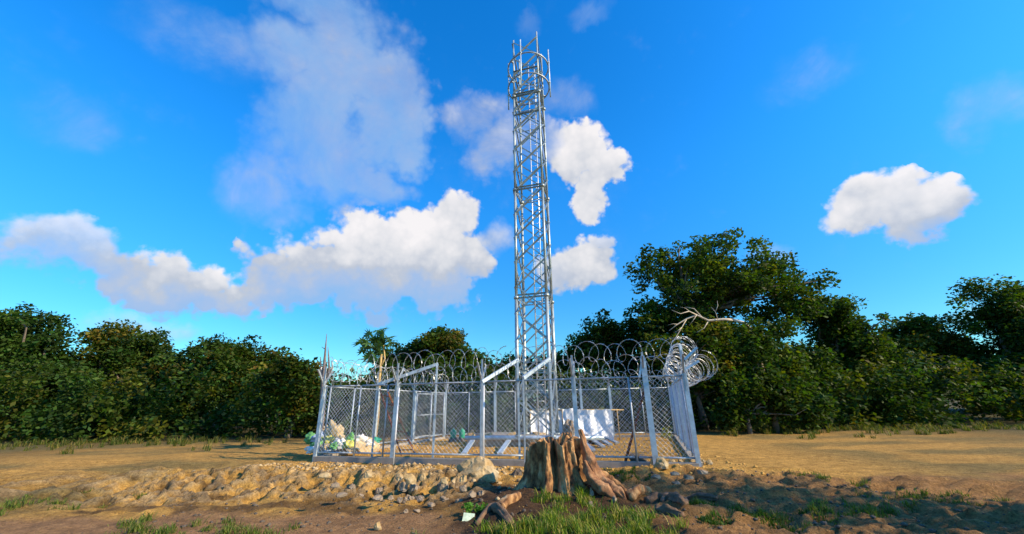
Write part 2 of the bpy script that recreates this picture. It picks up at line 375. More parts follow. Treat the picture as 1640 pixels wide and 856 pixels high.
# ------------------------------------------------------------------ leaves and trees
LEAFV = np.array([[0, -.5, 0], [.30, -.05, .06], [0, .5, 0], [-.30, -.05, .06]])
def leaf_cloud(centres, radii, n_per, size, cols, name, parent, flat=.8, drop=.0, m=None):
    """leaf sized faces spread through clumps; tint varies from leaf to leaf and clump to clump"""
    cs = []; tn = []
    for (c, r) in zip(centres, radii):
        n = max(8, int(n_per * r * r))
        u = rng.normal(size=(n, 3)); u /= np.linalg.norm(u, axis=1)[:, None]
        rr = r * (rng.random(n) ** .38) * (1 + .22 * rng.normal(size=n) * .6)
        p = u * rr[:, None]; p[:, 2] *= flat
        cs.append(np.array(c)[None, :] + p)
        base = np.array(cols[R.randrange(len(cols))]) * R.uniform(.75, 1.3)
        tn.append(base[None, :] * (.7 + .6 * rng.random((n, 1))) * (1 + .12 * rng.normal(size=(n, 3))))
    P = np.vstack(cs); T = np.clip(np.vstack(tn), .004, 1); n = len(P)
    sz = size * (.6 + .8 * rng.random(n))
    # random orientation, biased to lie roughly flat
    nrm = rng.normal(size=(n, 3)); nrm[:, 2] = np.abs(nrm[:, 2]) + .5; nrm /= np.linalg.norm(nrm, axis=1)[:, None]
    tt = rng.normal(size=(n, 3)); ax = np.cross(nrm, tt); ax /= np.linalg.norm(ax, axis=1)[:, None]; ay = np.cross(nrm, ax)
    Vv = (P[:, None, :] + sz[:, None, None] * (LEAFV[None, :, 0:1] * ax[:, None, :] + LEAFV[None, :, 1:2] * ay[:, None, :] + LEAFV[None, :, 2:3] * nrm[:, None, :])).reshape(-1, 3)
    Fq = np.arange(4 * n).reshape(-1, 4)
    return npmesh(name, Vv, Fq, m or leafm, parent, tint=np.repeat(T, 4, axis=0))
DG = [(.022, .048, .012), (.032, .066, .014), (.045, .080, .015), (.026, .055, .016)]
YG = [(.040, .075, .014), (.075, .105, .018), (.12, .135, .025), (.05, .09, .016)]
OG = [(.036, .062, .010), (.070, .085, .014), (.105, .092, .020), (.045, .070, .010)]
def limb(mb, a, b, r1, r2, wob=.12, n=5):
    a = Vector(a); b = Vector(b); L = (b - a).length; pts = []
    for i in range(n + 1):
        q = a.lerp(b, i / n)
        if 0 < i < n: q += Vector((R.uniform(-1, 1), R.uniform(-1, 1), R.uniform(-.5, .8))) * wob * L * .5
        pts.append(q)
    mb.tube(pts, [r1 + (r2 - r1) * i / n for i in range(n + 1)], 7); return pts
def tree(label, blobs, D0, depth, trunk_px, n_clumps, cr_, leaf=.2, dens_=170, cols=DG, group='trees beyond the fence', cat='tree', name='broadleaf_tree', shell=.55, limbs=9, tr=.28, barkm=None):
    """blobs: crown outline as ellipses (px, py, rx, ry) looked up at distance D0, given real size and depth"""
    ell = []
    for (px, py, rx, ry) in blobs:
        c = onD(px, py, D0); e = onD(px + rx, py, D0); h = onD(px, py - ry, D0)
        ell.append((c, abs(e.x - c.x), abs(h.z - c.z)))
    base = onD(trunk_px, 640, D0); base.z = gz(base.x, D0) - .05
    root = empty(name, label, cat, group, base)
    tot = sum(e[1] * e[2] for e in ell); cen = []; rr = []
    for (c, a, b) in ell:
        k = max(3, int(n_clumps * a * b / tot))
        for _ in range(k):
            while True:
                u = Vector((R.gauss(0, 1), R.gauss(0, 1), R.gauss(0, 1))).normalized()
                s_ = R.random() ** shell
                q = Vector((u.x * a * s_, u.y * depth * min(1, a / 3) * s_, u.z * b * s_)); break
            r = cr_ * R.uniform(.6, 1.25); r = min(r, .6 * min(a, b))
            sc = 1 - r / max(a, b, r * 1.5) * .8
            cen.append(c + Vector((q.x * sc, q.y * sc, q.z * sc)) - base); rr.append(r)
    leaf_cloud([tuple(c) for c in cen], rr, dens_ * 1.05, leaf * 1.25, cols, 'crown', root)
    mb = MB(); c0 = ell[0][0] - base
    top = Vector((c0.x * .5, c0.y, max(1.2, c0.z - ell[0][2] * .55)))
    limb(mb, (0, 0, 0), top, tr, tr * .62, .05)
    idx = R.sample(range(len(cen)), min(limbs * 2, len(cen)))
    for i in idx:
        pts = limb(mb, top + Vector((R.uniform(-.1, .1), 0, R.uniform(-.5, .1))), cen[i], tr * .42, tr * .07, .16)
    mb.build('trunk', barkm or bark, root, True)
    return root

# right hand group
tree('tallest tree, broad and dark green with gaps of sky in its crown',
     [(1085, 455, 92, 78), (1165, 445, 95, 76), (1050, 520, 55, 55), (1110, 545, 75, 50), (1250, 470, 85, 70), (1210, 560, 95, 60)], 25, 3.6, 1140, 300, .80, .21, 205, DG + YG[:2], tr=.42, limbs=16, shell=.33)
tree('yellow green leafy tree with drooping lit foliage behind the right fence corner', [(1085, 560, 70, 42), (1150, 560, 55, 60), (1045, 575, 45, 30)], 22.8, 1.8, 1125, 90, .5, .17, 300, YG + OG, tr=.16, limbs=7)
tree('mid sized rounded dark tree rising just right of the tower', [(965, 535, 52, 38), (935, 560, 40, 34), (1005, 545, 40, 40), (960, 580, 60, 30), (1030, 588, 44, 34)], 26, 2.4, 965, 130, .72, .2, 240, DG + OG[:1], tr=.22)
tree('bushy dark shrub mass right of the right fence corner, reaching the ground', [(1195, 640, 45, 56), (1235, 630, 50, 58), (1172, 668, 30, 34), (1285, 650, 55, 46), (1208, 548, 42, 48)], 19.6, 1.4, 1190, 170, .5, .17, 270, DG + OG[:1], tr=.12, limbs=6, name='bush', cat='bush')
tree('leafy green tree filling the space under the tall crown', [(1110, 600, 60, 50), (1180, 590, 60, 60), (1050, 610, 45, 36), (1240, 590, 60, 60)], 23, 1.6, 1120, 170, .6, .19, 250, DG + YG[:2], tr=.16, limbs=6)
# left hand group
tree('large rounded dark tree with olive top left of the tower', [(708, 566, 64, 46), (660, 580, 55, 38), (735, 590, 50, 36), (625, 592, 36, 32)], 30, 3.0, 700, 230, .8, .2, 250, DG + OG, tr=.3)
tree('narrow dark tree top standing between the rounded tree and the tower', [(773, 590, 20, 34), (785, 605, 30, 26)], 27, 1.2, 775, 50, .5, .17, 260, DG, tr=.12, limbs=4)
tree('low dark green tree directly behind the tower', [(820, 598, 42, 34), (865, 600, 40, 34), (800, 610, 40, 26), (900, 590, 36, 36)], 28, 2.0, 830, 110, .66, .19, 250, DG, tr=.18)
tree('low dark tree behind the left end of the enclosure', [(565, 625, 34, 24), (600, 618, 32, 28), (640, 630, 50, 30)], 28, 2.0, 600, 90, .6, .19, 260, DG + OG[:1], tr=.15)
tree('dark tree with olive lower leaves left of the dead trunk', [(485, 640, 40, 66), (455, 610, 50, 46), (478, 600, 36, 36)], 22, 2.0, 470, 110, .6, .18, 260, DG + OG, tr=.2)
# further trees outside the photograph's own frame
tree('broad dark tree filling the left side beyond the fence', [(370, 590, 85, 62), (300, 600, 70, 50), (420, 620, 60, 50)], 27, 3.0, 360, 200, .8, .2, 230, DG + OG, tr=.3)
tree('rounded olive green tree second from the left edge', [(200, 575, 80, 62), (140, 600, 60, 50), (250, 615, 60, 40)], 30, 3.2, 195, 200, .85, .21, 210, OG + DG, tr=.32)
tree('dark tree at the far left edge of the view', [(40, 560, 80, 80), (-30, 560, 70, 80), (80, 610, 70, 46)], 26, 3.0, 30, 200, .85, .2, 200, DG, tr=.34)
tree('dark green tree right of the tallest tree', [(1340, 530, 75, 72), (1300, 590, 70, 48), (1400, 580, 60, 50)], 27, 3.0, 1345, 200, .8, .2, 220, DG + YG[:1], tr=.3)
tree('olive rounded tree second from the right edge', [(1480, 560, 75, 62), (1530, 600, 60, 40), (1430, 610, 50, 40)], 29, 3.0, 1480, 180, .85, .21, 210, OG + DG, tr=.3)
tree('tall dark tree at the far right edge of the view', [(1620, 520, 80, 90), (1690, 530, 70, 90), (1590, 600, 60, 46)], 26, 3.0, 1625, 210, .85, .2, 200, DG, tr=.36)
# trees off to the right of the camera: their crowns throw the broken shade that lies over the foreground
for (x, y, h, lab) in ((12.0, 3.6, 4.4, 'leafy tree standing to the right of the viewpoint, nearest the enclosure'), (18.0, 2.2, 11.2, 'taller leafy tree behind and to the right of the viewpoint')):
    root = empty('broadleaf_tree', lab, 'tree', None, (x, y, 0)); cen = []; rr = []
    for _ in range(34):
        u = Vector((R.gauss(0, 1), R.gauss(0, 1), R.gauss(0, 1))).normalized() * R.random() ** .4
        cen.append((u.x * 2.1, u.y * 1.8, h * .78 + u.z * min(1.35, h * .25))); rr.append(R.uniform(.35, .65))
    leaf_cloud(cen, rr, 260, .16, DG, 'crown', root)
    mb = MB(); limb(mb, (0, 0, -.1), (0, 0, h * .5), .2, .12, .05)
    for i in range(8): limb(mb, (0, 0, h * .45), cen[i], .08, .02)
    mb.build('trunk', bark, root, True)

# undergrowth: a band of bushes one could not count behind the enclosure
cen = []; rr = []
for i in range(760):
    px = R.uniform(-70, 1710); D_ = R.uniform(21.4, 27)
    q = onD(px, 640, D_); hv = .45 + 1.15 * float(fbm(np.array(px / 60.), np.array(1.5), 3, 5)); h = R.uniform(.1, 3.2) * ((.7 if 520 < px < 600 else 1.05) if 499 < px < 1142 else hv)
    cen.append((q.x, D_ + (.0 if h > 1 else -.4), h)); rr.append(R.uniform(.5, 1.0))
u_ = leaf_cloud(cen, rr, 165, .25, DG + OG[:2], 'undergrowth', None, flat=1.0)
tag(u_, 'dense dark undergrowth closing the view behind the enclosure', 'undergrowth', None, 'stuff')
cen = []; rr = []
for i in range(230):
    px = R.uniform(-70, 1710); D_ = R.uniform(30, 38); q = onD(px, 640, D_)
    cen.append((q.x, D_, R.uniform(.5, 4.6) * (.55 if 505 < px < 620 else 1))); rr.append(R.uniform(1.3, 2.2))
u_ = leaf_cloud(cen, rr, 95, .42, DG, 'far_woodland', None, flat=1.0)
tag(u_, 'dark woodland mass further back behind the trees', 'woodland', None, 'stuff')

# the bare pale branch reaching in from the right
bb = onD(1215, 560, 20.0)
root = empty('dead_tree', 'dead tree whose leafless pale branch reaches in before the tall tree', 'dead tree', None, (bb.x, 20, 0))
mb = MB(); o_ = root.location
def bp(px, py, dy=0): return onD(px, py, 20 + dy) - o_
mb.tube([(0, 0, -.1), (.05, 0, 1.4), (-.05, 0, 2.6), bp(1209, 545), bp(1205, 528)], [.14, .13, .12, .10, .08], 9)
mb.build('trunk', bark, root, True); mb = MB()
mb.tube([bp(1206, 530), bp(1190, 517), bp(1172, 512)], [.085, .08, .07], 7)
mb.tube([bp(1173, 513), bp(1160, 512), bp(1135, 514), bp(1116, 505), bp(1100, 511), bp(1085, 520), bp(1072, 530)], [.072, .068, .06, .05, .038, .028, .012], 6)
mb.tube([bp(1116, 505), bp(1104, 499, -.3), bp(1090, 503, -.5), bp(1076, 497, -.5)], [.04, .03, .02, .01], 5)
mb.tube([bp(1125, 509), bp(1112, 495, .2), bp(1098, 492, .3)], [.035, .025, .01], 5)
mb.tube([bp(1100, 511), bp(1092, 525), bp(1080, 545), bp(1068, 552)], [.03, .025, .02, .01], 5)
for (p1_, p2_, p3_) in (((1104, 499), (1098, 494), (1089, 492)), ((1092, 525), (1086, 530), (1079, 533)), ((1085, 520), (1078, 519), (1070, 521)), ((1150, 512), (1146, 500), (1139, 492)), ((1146, 500), (1150, 490), (1149, 482)), ((1116, 505), (1110, 514), (1104, 522))):
    mb.tube([bp(*p1_, -.1), bp(*p2_, -.1), bp(*p3_)], [.02, .013, .005], 5)
mb.tube([bp(1135, 514), bp(1128, 526), bp(1116, 533)], [.03, .02, .01], 5)
mb.build('branch', palebark, root, True)

# papaya tree
pb = onD(606, 640, 15.5); pb.z = .0
root = empty('papaya_tree', 'slim papaya tree with bright green lobed leaves rising above the left fence', 'tree', None, pb)
mb = MB(); topz = onD(603, 568, 15.5).z
mb.tube([(0, 0, -.05), (.03, 0, topz * .35), (-.03, 0, topz * .7), (-.05, 0, topz)], [.068, .062, .055, .045], 9)
top2 = onD(614, 552, 15.5) - pb; mb.tube([(-.04, 0, topz * .86), (.1, 0, topz * .95), top2], [.038, .034, .026], 7)
mb.build('trunk', papbark, root, True)
def pap_leaf(mb, c, r, tilt):
    n = 9; pts = [Vector((0, 0, 0))]
    for k in range(n * 2 + 1):
        a = rad(-150 + 300 * k / (n * 2)); q = r * (1.0 if k % 2 else .42)
        pts.append(Vector((math.sin(a) * q, math.cos(a) * q, -.16 * q * (1 if k % 2 else .3))))
    M_ = Matrix.Rotation(R.uniform(0, 6.28), 3, 'Z') @ Matrix.Rotation(tilt, 3, 'X'); c = Vector(c)
    mb.poly([c + M_ @ p_ for p_ in pts], [(0, i, i + 1) for i in range(1, n * 2 + 1)])
lf = MB(); st = MB()
for (px, py) in [(585, 545), (592, 552), (580, 560), (590, 570), (597, 540), (600, 560), (610, 530), (617, 533), (623, 540), (605, 540), (612, 548), (620, 552), (596, 580), (608, 560), (590, 535), (600, 550), (618, 560), (583, 552), (604, 533), (613, 540), (588, 560), (601, 572),
                 (609, 553), (622, 548), (595, 563), (579, 551), (606, 567)] * 2:
    px += R.uniform(-5, 5); py += R.uniform(-5, 5)
    c = onD(px, py, 15.5 + R.uniform(-.7, .7)) - pb; a0 = Vector((-.05, 0, topz)) if px < 604 else top2
    st.tube([a0, a0.lerp(c, .5) + Vector((0, 0, .08)), c], [.014, .012, .008], 5)
    pap_leaf(lf, c, R.uniform(.22, .36), R.uniform(.2, 1.3))
lf.build('leaves', papleaf, root); st.build('leaf_stalk', papleaf, root, True)

# dead trunks at the left fence corner
db = onD(519, 640, 14.2); db.z = 0
root = empty('dead_tree', 'bare dead snag with splintered upright stems behind the left fence corner', 'dead tree', None, db)
mb = MB()
def dp(px, py, dy=0): return onD(px, py, 14.2 + dy) - db
mb.tube([(0, 0, -.1), (0, 0, 1.2), dp(518, 612), dp(519, 585), dp(521, 560), dp(523, 535)], [.12, .10, .085, .05, .03, .008], 8)
mb.tube([dp(519, 615), dp(527, 592), dp(526, 570), dp(525, 556)], [.055, .04, .022, .008], 7)
mb.tube([dp(518, 618), dp(514, 595), dp(513, 572)], [.07, .04, .012], 7)
mb.tube([dp(521, 610), dp(532, 590), dp(531, 578)], [.05, .03, .012], 6)
mb.tube([dp(521, 560), dp(515, 556)], [.02, .008], 5); mb.tube([dp(519, 585), dp(511, 583)], [.02, .008], 5)
mb.build('trunk', mat('dead_bark', (.17, .14, .13), .95, 0, .35, 8, bump=.9, bscale=20), root, True)

# ------------------------------------------------------------------ chain link fences
def chainlink(A, B, h0, h1A, h1B, name='chain_link', parent=None, pitch=.126, wr=.0036):
    """woven wire diagonals clipped to the bay between A and B (base points), heights h0..h1"""
    mb = MB(); A = Vector(A); B = Vector(B); d = Vector((B.x - A.x, B.y - A.y, 0)); L = d.length; d.normalize()
    H_ = min(h1A, h1B) - h0
    if H_ <= 0.1: return None
    nrm = Vector((-d.y, d.x, 0)); ks = int((L + H_) / pitch) + 1
    for k in range(ks):
        c = (k + .5) * pitch
        for s_ in (0, 1):
            # line u + v = c  (mirrored for s_ = 1)
            u0 = min(c, L); v0 = c - u0; v1 = min(c, H_); u1 = c - v1
            if v0 > H_ or u1 > L: continue
            if s_: u0, u1 = L - u0, L - u1
            off = nrm * (.003 if s_ else -.003)
            p = A + d * u0 + off; q = A + d * u1 + off; p.z = h0 + v0; q.z = h0 + v1
            if (q - p).length > .03: mb.tube([p, q], wr, 3, cap=False)
    return mb.build(name, wirem, parent)

def lerp3(A, B, t): return A.lerp(B, t)
def arm_y(mb, P, z, outv, l=.5, both=True):
    P = Vector(P); b = P.copy(); b.z = z
    mb.angle(b, b + outv * l * .62 + Vector((0, 0, l * .8)), .045, .006)
    if both: mb.angle(b, b - outv * l * .62 + Vector((0, 0, l * .8)), .045, .006)

def fence(label, A, B, zA, zB, ts, kinds, outv, group=None, plinth=True, mesh=True):
    """A..B base line, zA/zB rail heights, ts positions of posts, kinds: 'main' or 'mid'"""
    base = A.copy(); root = empty('chain_link_fence', label, 'fence', group, base)
    def loc(P): return Vector(P) - base
    zr = lambda t_: zA + (zB - zA) * t_
    for t_, k in zip(ts, kinds):
        P = A.lerp(B, t_)
        mb = MB()
        if k == 'main':
            mb.beam(loc((P.x, P.y, -.15)), loc((P.x, P.y, zr(t_) + .05)), .105, .105, Vector((outv.x, outv.y, 0)))
            po = mb.build('post', galv, root)
            ex = MB(); ex.beam(loc((P.x, P.y, zr(t_) - .35)) + outv * .07, loc((P.x, P.y, zr(t_) + .62)) + outv * .07, .05, .035, outv)
            arm_y(ex, loc(P) + outv * .07, zr(t_) + .05 - base.z, outv, .55)
            ex.build('wire_arm', galv2, po)
        else:
            mb.tube([loc((P.x, P.y, 0)), loc((P.x, P.y, zr(t_)))], .027, 10); mb.build('post', galv2, root, True)
    mains = [t_ for t_, k in zip(ts, kinds)]
    for a, b in zip(mains[:-1], mains[1:]):
        P, Q = A.lerp(B, a), A.lerp(B, b); L = (Q - P).length; dd = (Q - P).normalized() * .05
        mb = MB()
        mb.tube([loc((P.x, P.y, zr(a))) + dd, loc((Q.x, Q.y, zr(b))) - dd], .024, 9); mb.build('top_rail', galv2, root, True)
        mb = MB(); mb.tube([loc((P.x, P.y, .25)) + dd, loc((Q.x, Q.y, .25)) - dd], .024, 9); mb.build('bottom_rail', galv2, root, True)
        if mesh:
            chainlink(loc(P) + dd, loc(Q) - dd, .25 - base.z, zr(a) - base.z, zr(b) - base.z, 'chain_link_mesh', root)
    if plinth:
        n = max(1, int((B - A).length / 2.6)); mb = MB()
        for i in range(n):
            P, Q = A.lerp(B, i / n), A.lerp(B, (i + 1) / n); e = (Q - P).normalized() * .006
            mb.beam(loc((P.x, P.y, .02)) + e, loc((Q.x, Q.y, .02)) - e, .20, .26)
        mb.build('concrete_plinth', conc, root)
    return root

def t_at(A, B, px):       # where the vertical plane through A, B crosses the sight line at px (near the base)
    lo, hi = -0.2, 1.2
    def f(t_):
        P = A.lerp(B, t_) - Vector((0, 0, EYE)); a = P.dot(fwd); return 820 + F * P.dot(cr) / a
    for _ in range(40):
        m_ = (lo + hi) / 2
        if f(m_) < px: lo = m_
        else: hi = m_
    return lo
FLb, FRb, BLb, BRb = [Vector((p_.x, p_.y, .15)) for p_ in (FL, FR, BL, BR)]
fd = (FRb - FLb).normalized(); fn = Vector((fd.y, -fd.x, 0))                # outwards, towards the camera
zl = onD(518, 620, FL.y).z; zr_ = onD(1094, 602, FR.y).z
pxs = [507, 566, 612, 628, 772, 841, 927, 1021, 1050, 1112]
kd = ['main', 'mid', 'mid', 'main', 'main', 'mid', 'main', 'mid', 'main', 'main']
ts = [t_at(FLb, FRb, q) for q in pxs]; ts[0] = 0; ts[-1] = 1
fence('front run of galvanised chain link fence on grey concrete plinth, behind the stump', FLb, FRb, zl, zr_, ts, kd, fn)
zbl = onD(711, 630, BL.y).z; zbr = onD(1083, 621, BR.y).z
ln = Vector((-(BLb - FLb).y, (BLb - FLb).x, 0)).normalized()
ls = [.035] + [t_at(FLb, BLb, q) for q in (557, 597, 626, 660, 688)] + [.985]
fence('left side run of chain link fence going back past the heap of sacks', FLb, BLb, zl, zbl, ls, ['mid', 'mid', 'main', 'mid', 'main', 'mid', 'mid'], ln)
rn = Vector(((BRb - FRb).y, -(BRb - FRb).x, 0)).normalized()
fence('right side run of chain link fence seen almost end on', FRb, BRb, zr_, zbr, [.03, .15, .3, .45, .6, .75, .9, .985], ['mid', 'mid', 'main', 'mid', 'main', 'mid', 'mid', 'mid'], rn)
bn_ = -Vector(((BRb - BLb).y, -(BRb - BLb).x, 0)).normalized()
bpx = [711, 750, 793, 826, 890, 935, 983, 1035, 1083]; bts = [t_at(BLb, BRb, q) for q in bpx]; bts[0] = 0; bts[-1] = 1
fence('back run of chain link fence in front of the dark trees', BLb, BRb, zbl, zbr, bts, ['main', 'mid', 'main', 'mid', 'mid', 'main', 'main', 'mid', 'main'], bn_)

# white framed gate leaf standing in front of the left side fence
ga = onZ(664, 703, .15); gb = onZ(709, 698, .15); gb = ga + (BLb - FLb).normalized() * 2.5 if (gb - ga).length > 3.4 else gb
root = empty('gate', 'white painted tubular gate frame with centre post and mid rail at the back left', 'gate', None, ga)
wht = mat('white_painted_pipe', (.72, .74, .76), .5, .1, .08, 20)
gv = gb - ga; mb = MB()
for t_ in (0, .5, 1): mb.tube([gv * t_, gv * t_ + Vector((0, 0, 1.86))], .03, 9)
mb.tube([(0, 0, 1.86), gv + Vector((0, 0, 1.86))], .028, 9); mb.tube([(0, 0, .95), gv + Vector((0, 0, .95))], .022, 9); mb.tube([(0, 0, .06), gv + Vector((0, 0, .06))], .025, 9)
mb.build('frame', galv2, root, True)
chainlink(Vector((0, 0, 0)), gv, .06, 1.86, 1.86, 'chain_link_mesh', root)

# razor wire
def coil(P, Q, r, pitch, label, tilt=.95, name='razor_wire', phase=0.0, wr=.0048, group=None, sag=.05, alt=True):
    P = Vector(P); Q = Vector(Q); d = (Q - P); L = d.length; d.normalize(); side = d.cross(Vector((0, 0, 1))).normalized(); up = Vector((0, 0, 1))
    n = int(L / pitch); mb = MB(); pts = []; N = 22
    jit = [(R.uniform(.82, 1.12), R.uniform(-.4, .4), R.uniform(-.05, .05)) for _ in range(n + 2)]
    for i in range(n * N + 1):
        k = i / N; j = int(k); f_ = k - j; a = jit[j]; b = jit[j + 1]; w_ = f_ * f_ * (3 - 2 * f_)
        rr = r * .94 * (a[0] * (1 - w_) + b[0] * w_); tl = tilt + (a[1] * (1 - w_) + b[1] * w_); dz = (a[2] * (1 - w_) + b[2] * w_)
        th = 2 * math.pi * k + phase
        pts.append(P + d * (L * i / (n * N)) + up * (math.cos(th) * rr + dz - sag * math.sin(math.pi * ((i / (n * N)) * 4 % 1))) + (side * math.cos(tl) + d * math.sin(tl)) * math.sin(th) * rr)
    o = pts[0]; pts = [p_ - o for p_ in pts]
    mb.tube(pts, wr, 4, cap=False)
    acc = 0                                                     # the barbs: small four pointed blades
    for i in range(1, len(pts)):
        acc += (pts[i] - pts[i - 1]).length
        if acc > .085:
            acc = 0; c = pts[i]; tdir = (pts[i] - pts[i - 1]).normalized(); a, b = mb.frame(tdir)
            an = R.uniform(0, 6.28); a2 = a * math.cos(an) + b * math.sin(an)
            mb.poly([c - tdir * .03 + a2 * .022, c - tdir * .004 + a2 * .004, c + tdir * .03 + a2 * .022, c + tdir * .03 - a2 * .022, c + tdir * .004 - a2 * .004, c - tdir * .03 - a2 * .022], [(0, 1, 4, 5), (1, 2, 3, 4)])
    ob = mb.build(name, razor, None); ob.location = o
    tag(ob, label, 'razor wire', group); return ob
up_ = lambda p_, z, o_=Vector((0, 0, 0)): Vector((p_.x, p_.y, z)) + o_
def lz(t_): return zl + (zr_ - zl) * t_
coil(up_(FLb.lerp(FRb, .01), zl + .62, fn * .02), up_(FLb.lerp(FRb, .56), lz(.56) + .70, fn * .02), .30, .35, 'upper coil of razor wire on the front fence, left of the tower', .98)
coil(up_(FLb.lerp(FRb, .57), lz(.57) + .70, fn * .02), up_(FLb.lerp(FRb, .99), zr_ + .70, fn * .02), .29, .36, 'upper coil of razor wire on the front fence, right of the tower', 1.0, phase=1)
coil(up_(FLb.lerp(FRb, .01), zl + .24, fn * .25), up_(FLb.lerp(FRb, .56), lz(.56) + .25, fn * .25), .23, .30, 'lower coil of razor wire on the front fence, left of the tower', .9, phase=2)
coil(up_(FLb.lerp(FRb, .57), lz(.57) + .28, fn * .2), up_(FLb.lerp(FRb, .99), zr_ + .28, fn * .2), .26, .31, 'lower coil of razor wire on the front fence, right of the tower', .95, phase=.5)
coil(up_(FRb, zr_ + .66, rn * .25 - fd * .15), up_(BRb, zbr + .66, rn * .2), .38, .30, 'upper bunched coil of razor wire along the right side fence', .35)
coil(up_(FRb, zr_ + .26, rn * .50), up_(BRb, zbr + .26, rn * .45), .33, .30, 'lower bunched coil of razor wire along the right side fence', .3)
coil(up_(FLb, zl + .58, ln * .1), up_(BLb, zbl + .6), .32, .34, 'coil of razor wire along the left side fence', .8)
coil(up_(BLb, zbl + .55), up_(BRb, zbr + .55), .28, .38, 'coil of razor wire along the back fence', .95, phase=1.3)
coil(up_(BLb, zbl + .18, bn_ * .2), up_(BRb, zbr + .18, bn_ * .2), .22, .34, 'lower coil of razor wire hanging along the back fence', .95, phase=.3)
# the loose outward arms with wire at the right corner
root = empty('wire_bracket', 'pair of bright angle arms reaching out from the right corner post into the wire', 'bracket', None, up_(FRb, zr_ + .03))
mb = MB()
for (a, b) in (((1098, 578), (1118, 558)), ((1098, 594), (1121, 580))):
    mb.angle(onD(*a, FR.y) - root.location, onD(*b, FR.y - .1) - root.location, .06, .008)
mb.angle(Vector((0, 0, 0)), onD(1088, 552, FR.y) - root.location, .06, .008)
mb.build('arm', galv, root)

# heavy right front post with an inverted V of angle iron at the top
pz = FLb.lerp(FRb, ts[8]); root = empty('brace_post', 'thick galvanised post with a pointed double angle top, right of the stump', 'post', None, (pz.x, pz.y, 0))
root.location += fn * .13
mb = MB(); mb.beam((0, 0, -.1), (0, 0, zr_ + .45), .13, .10, fn); mb.build('post', galv, root)
mb = MB(); mb.beam((-.0, 0, zr_ + .50), (-.15, 0, zr_ - .02), .05, .04, fn); mb.beam((0, 0, zr_ + .44), (0, 0, zr_ + .52), .09, .08, fn); mb.build('brace', galv, root)

# roof frames: a post pair joined by a sloping channel
def slopeframe(label, low, high, D0, D1, zlow, lowpost=True):
    a = onD(*low, D0); b = onD(*high, D1); base = Vector((b.x, b.y, 0)); root = empty('support_frame', label, 'frame', 'sloping galvanised frames along the fence', base)
    mb = MB(); mb.beam((0, 0, .0), (0, 0, b.z), .055, .055); mb.build('post', galv, root)
    mb = MB(); e = (b - a).normalized() * .03; mb.beam(a - base, b - base + e, .06, .09); mb.build('sloping_bar', galv, root)
    if lowpost:
        mb = MB(); mb.beam(Vector((a.x, a.y, 0)) - base, Vector((a.x, a.y, a.z - .03)) - base, .045, .045); mb.build('short_post', galv2, root)
y1 = line_y
slopeframe('sloping galvanised bar on a tall thin post, leftmost of the three', (606, 616), (700, 584), 12.35, 12.3, 0)
slopeframe('sloping galvanised bar joining the thick front post to the tower foot', (772, 612), (829, 577), 10.72, 11.6, 0)
slopeframe('sloping galvanised bar crossing in front of the tower', (838, 606), (880, 575), 10.42, 11.5, 0)
# slim pipe in front of the plinth
for px in (629.5, 774):
    q = onZ(px, 749 if px > 700 else 745, .0)
    root = MB(); root.tube([(0, 0, -.05), (0, 0, 2.02)], .02, 8); o_ = root.build('marker_pipe', wht, None, True); o_.location = q
    tag(o_, 'slim pale pipe standing in front of the plinth at the ' + ('left thick post' if px < 700 else 'middle thick post'), 'pipe')

# ------------------------------------------------------------------ the lattice tower
TB = Vector((.86, 15.5, .40)); TR = .87; NSEC = 14.7
root = empty('lattice_tower', 'tall galvanised steel lattice tower with two antenna rings near its top', 'tower', None, TB)
corner = []
for an in (-60, 30, 120, 210):                 # near, right, far, left
    corner.append(Vector((math.cos(rad(an)) * TR, math.sin(rad(an)) * TR, 0)))
ZT = 19.0; LEAN = Vector((.009, 0, 1))
def tp(i, z, s_=1.0): return corner[i % 4] * s_ + Vector((LEAN.x * z, 0, z))
panel = 1.10; nP = 17
for i in range(4):
    mb = MB(); mb.tube([tp(i, 0), tp(i, 5.15)], .072, 10); mb.tube([tp(i, 5.15), tp(i, 10.1)], .058, 10); mb.tube([tp(i, 10.1), tp(i, 15.3)], .048, 10)
    mb.tube([tp(i, 15.3), tp(i, ZT + (.2 if i == 0 else 0))], .040, 10)
    for z in (5.15, 10.1, 15.3): mb.tube([tp(i, z - .05), tp(i, z + .05)], .105, 12)
    mb.tube([tp(i, 0), tp(i, .06)], .15, 12); mb.build('leg', towm, root, True)
for i in range(4):
    cen_ = (corner[i] + corner[(i + 1) % 4]) * .5; outn = cen_.normalized()
    m1 = MB(); m2 = MB()
    for k in range(nP):
        z0 = .12 + k * panel; z1 = z0 + panel
        wd = .062 if k < 8 else .066
        m1.angle(tp(i, z0, 1.0) + outn * .03, tp(i + 1, z1) + outn * .03, wd, .007, outn)
        m2.angle(tp(i + 1, z0, 1.0) - outn * .01, tp(i, z1) - outn * .01, wd * .75, .006, outn)
    m1.build('brace', towm, root); m2.build('brace', towm, root)
    mh = MB()
    for z in (5.15, 5.27, 10.1, 10.22, 15.3, 15.45, .12 + panel * 2, 14.2, 16.9):
        mh = MB(); mh.angle(tp(i, z), tp(i + 1, z), .06, .007, outn); mh.build('horizontal_member', towm, root)
mb = MB()                                     # climbing ladder inside the tower
lx = .02
for sx in (0, .30): mb.tube([(lx + sx, .10, 0), (lx + sx + LEAN.x * 18.0, .10, 18.0)], .026, 8)
for k in range(59):
    z = .3 + k * .3; mb.tube([(lx + LEAN.x * z, .10, z), (lx + .30 + LEAN.x * z, .10, z)], .010, 5)
mb.build('ladder', mat('bright_zinc', (.78, .80, .82), .35, .5, .08, 6), root, True)
mb = MB(); tri = [tp(3, 15.4, .97), tp(2, 15.4, .97), tp(1, 15.4, .97), tp(0, 15.4, .97)]
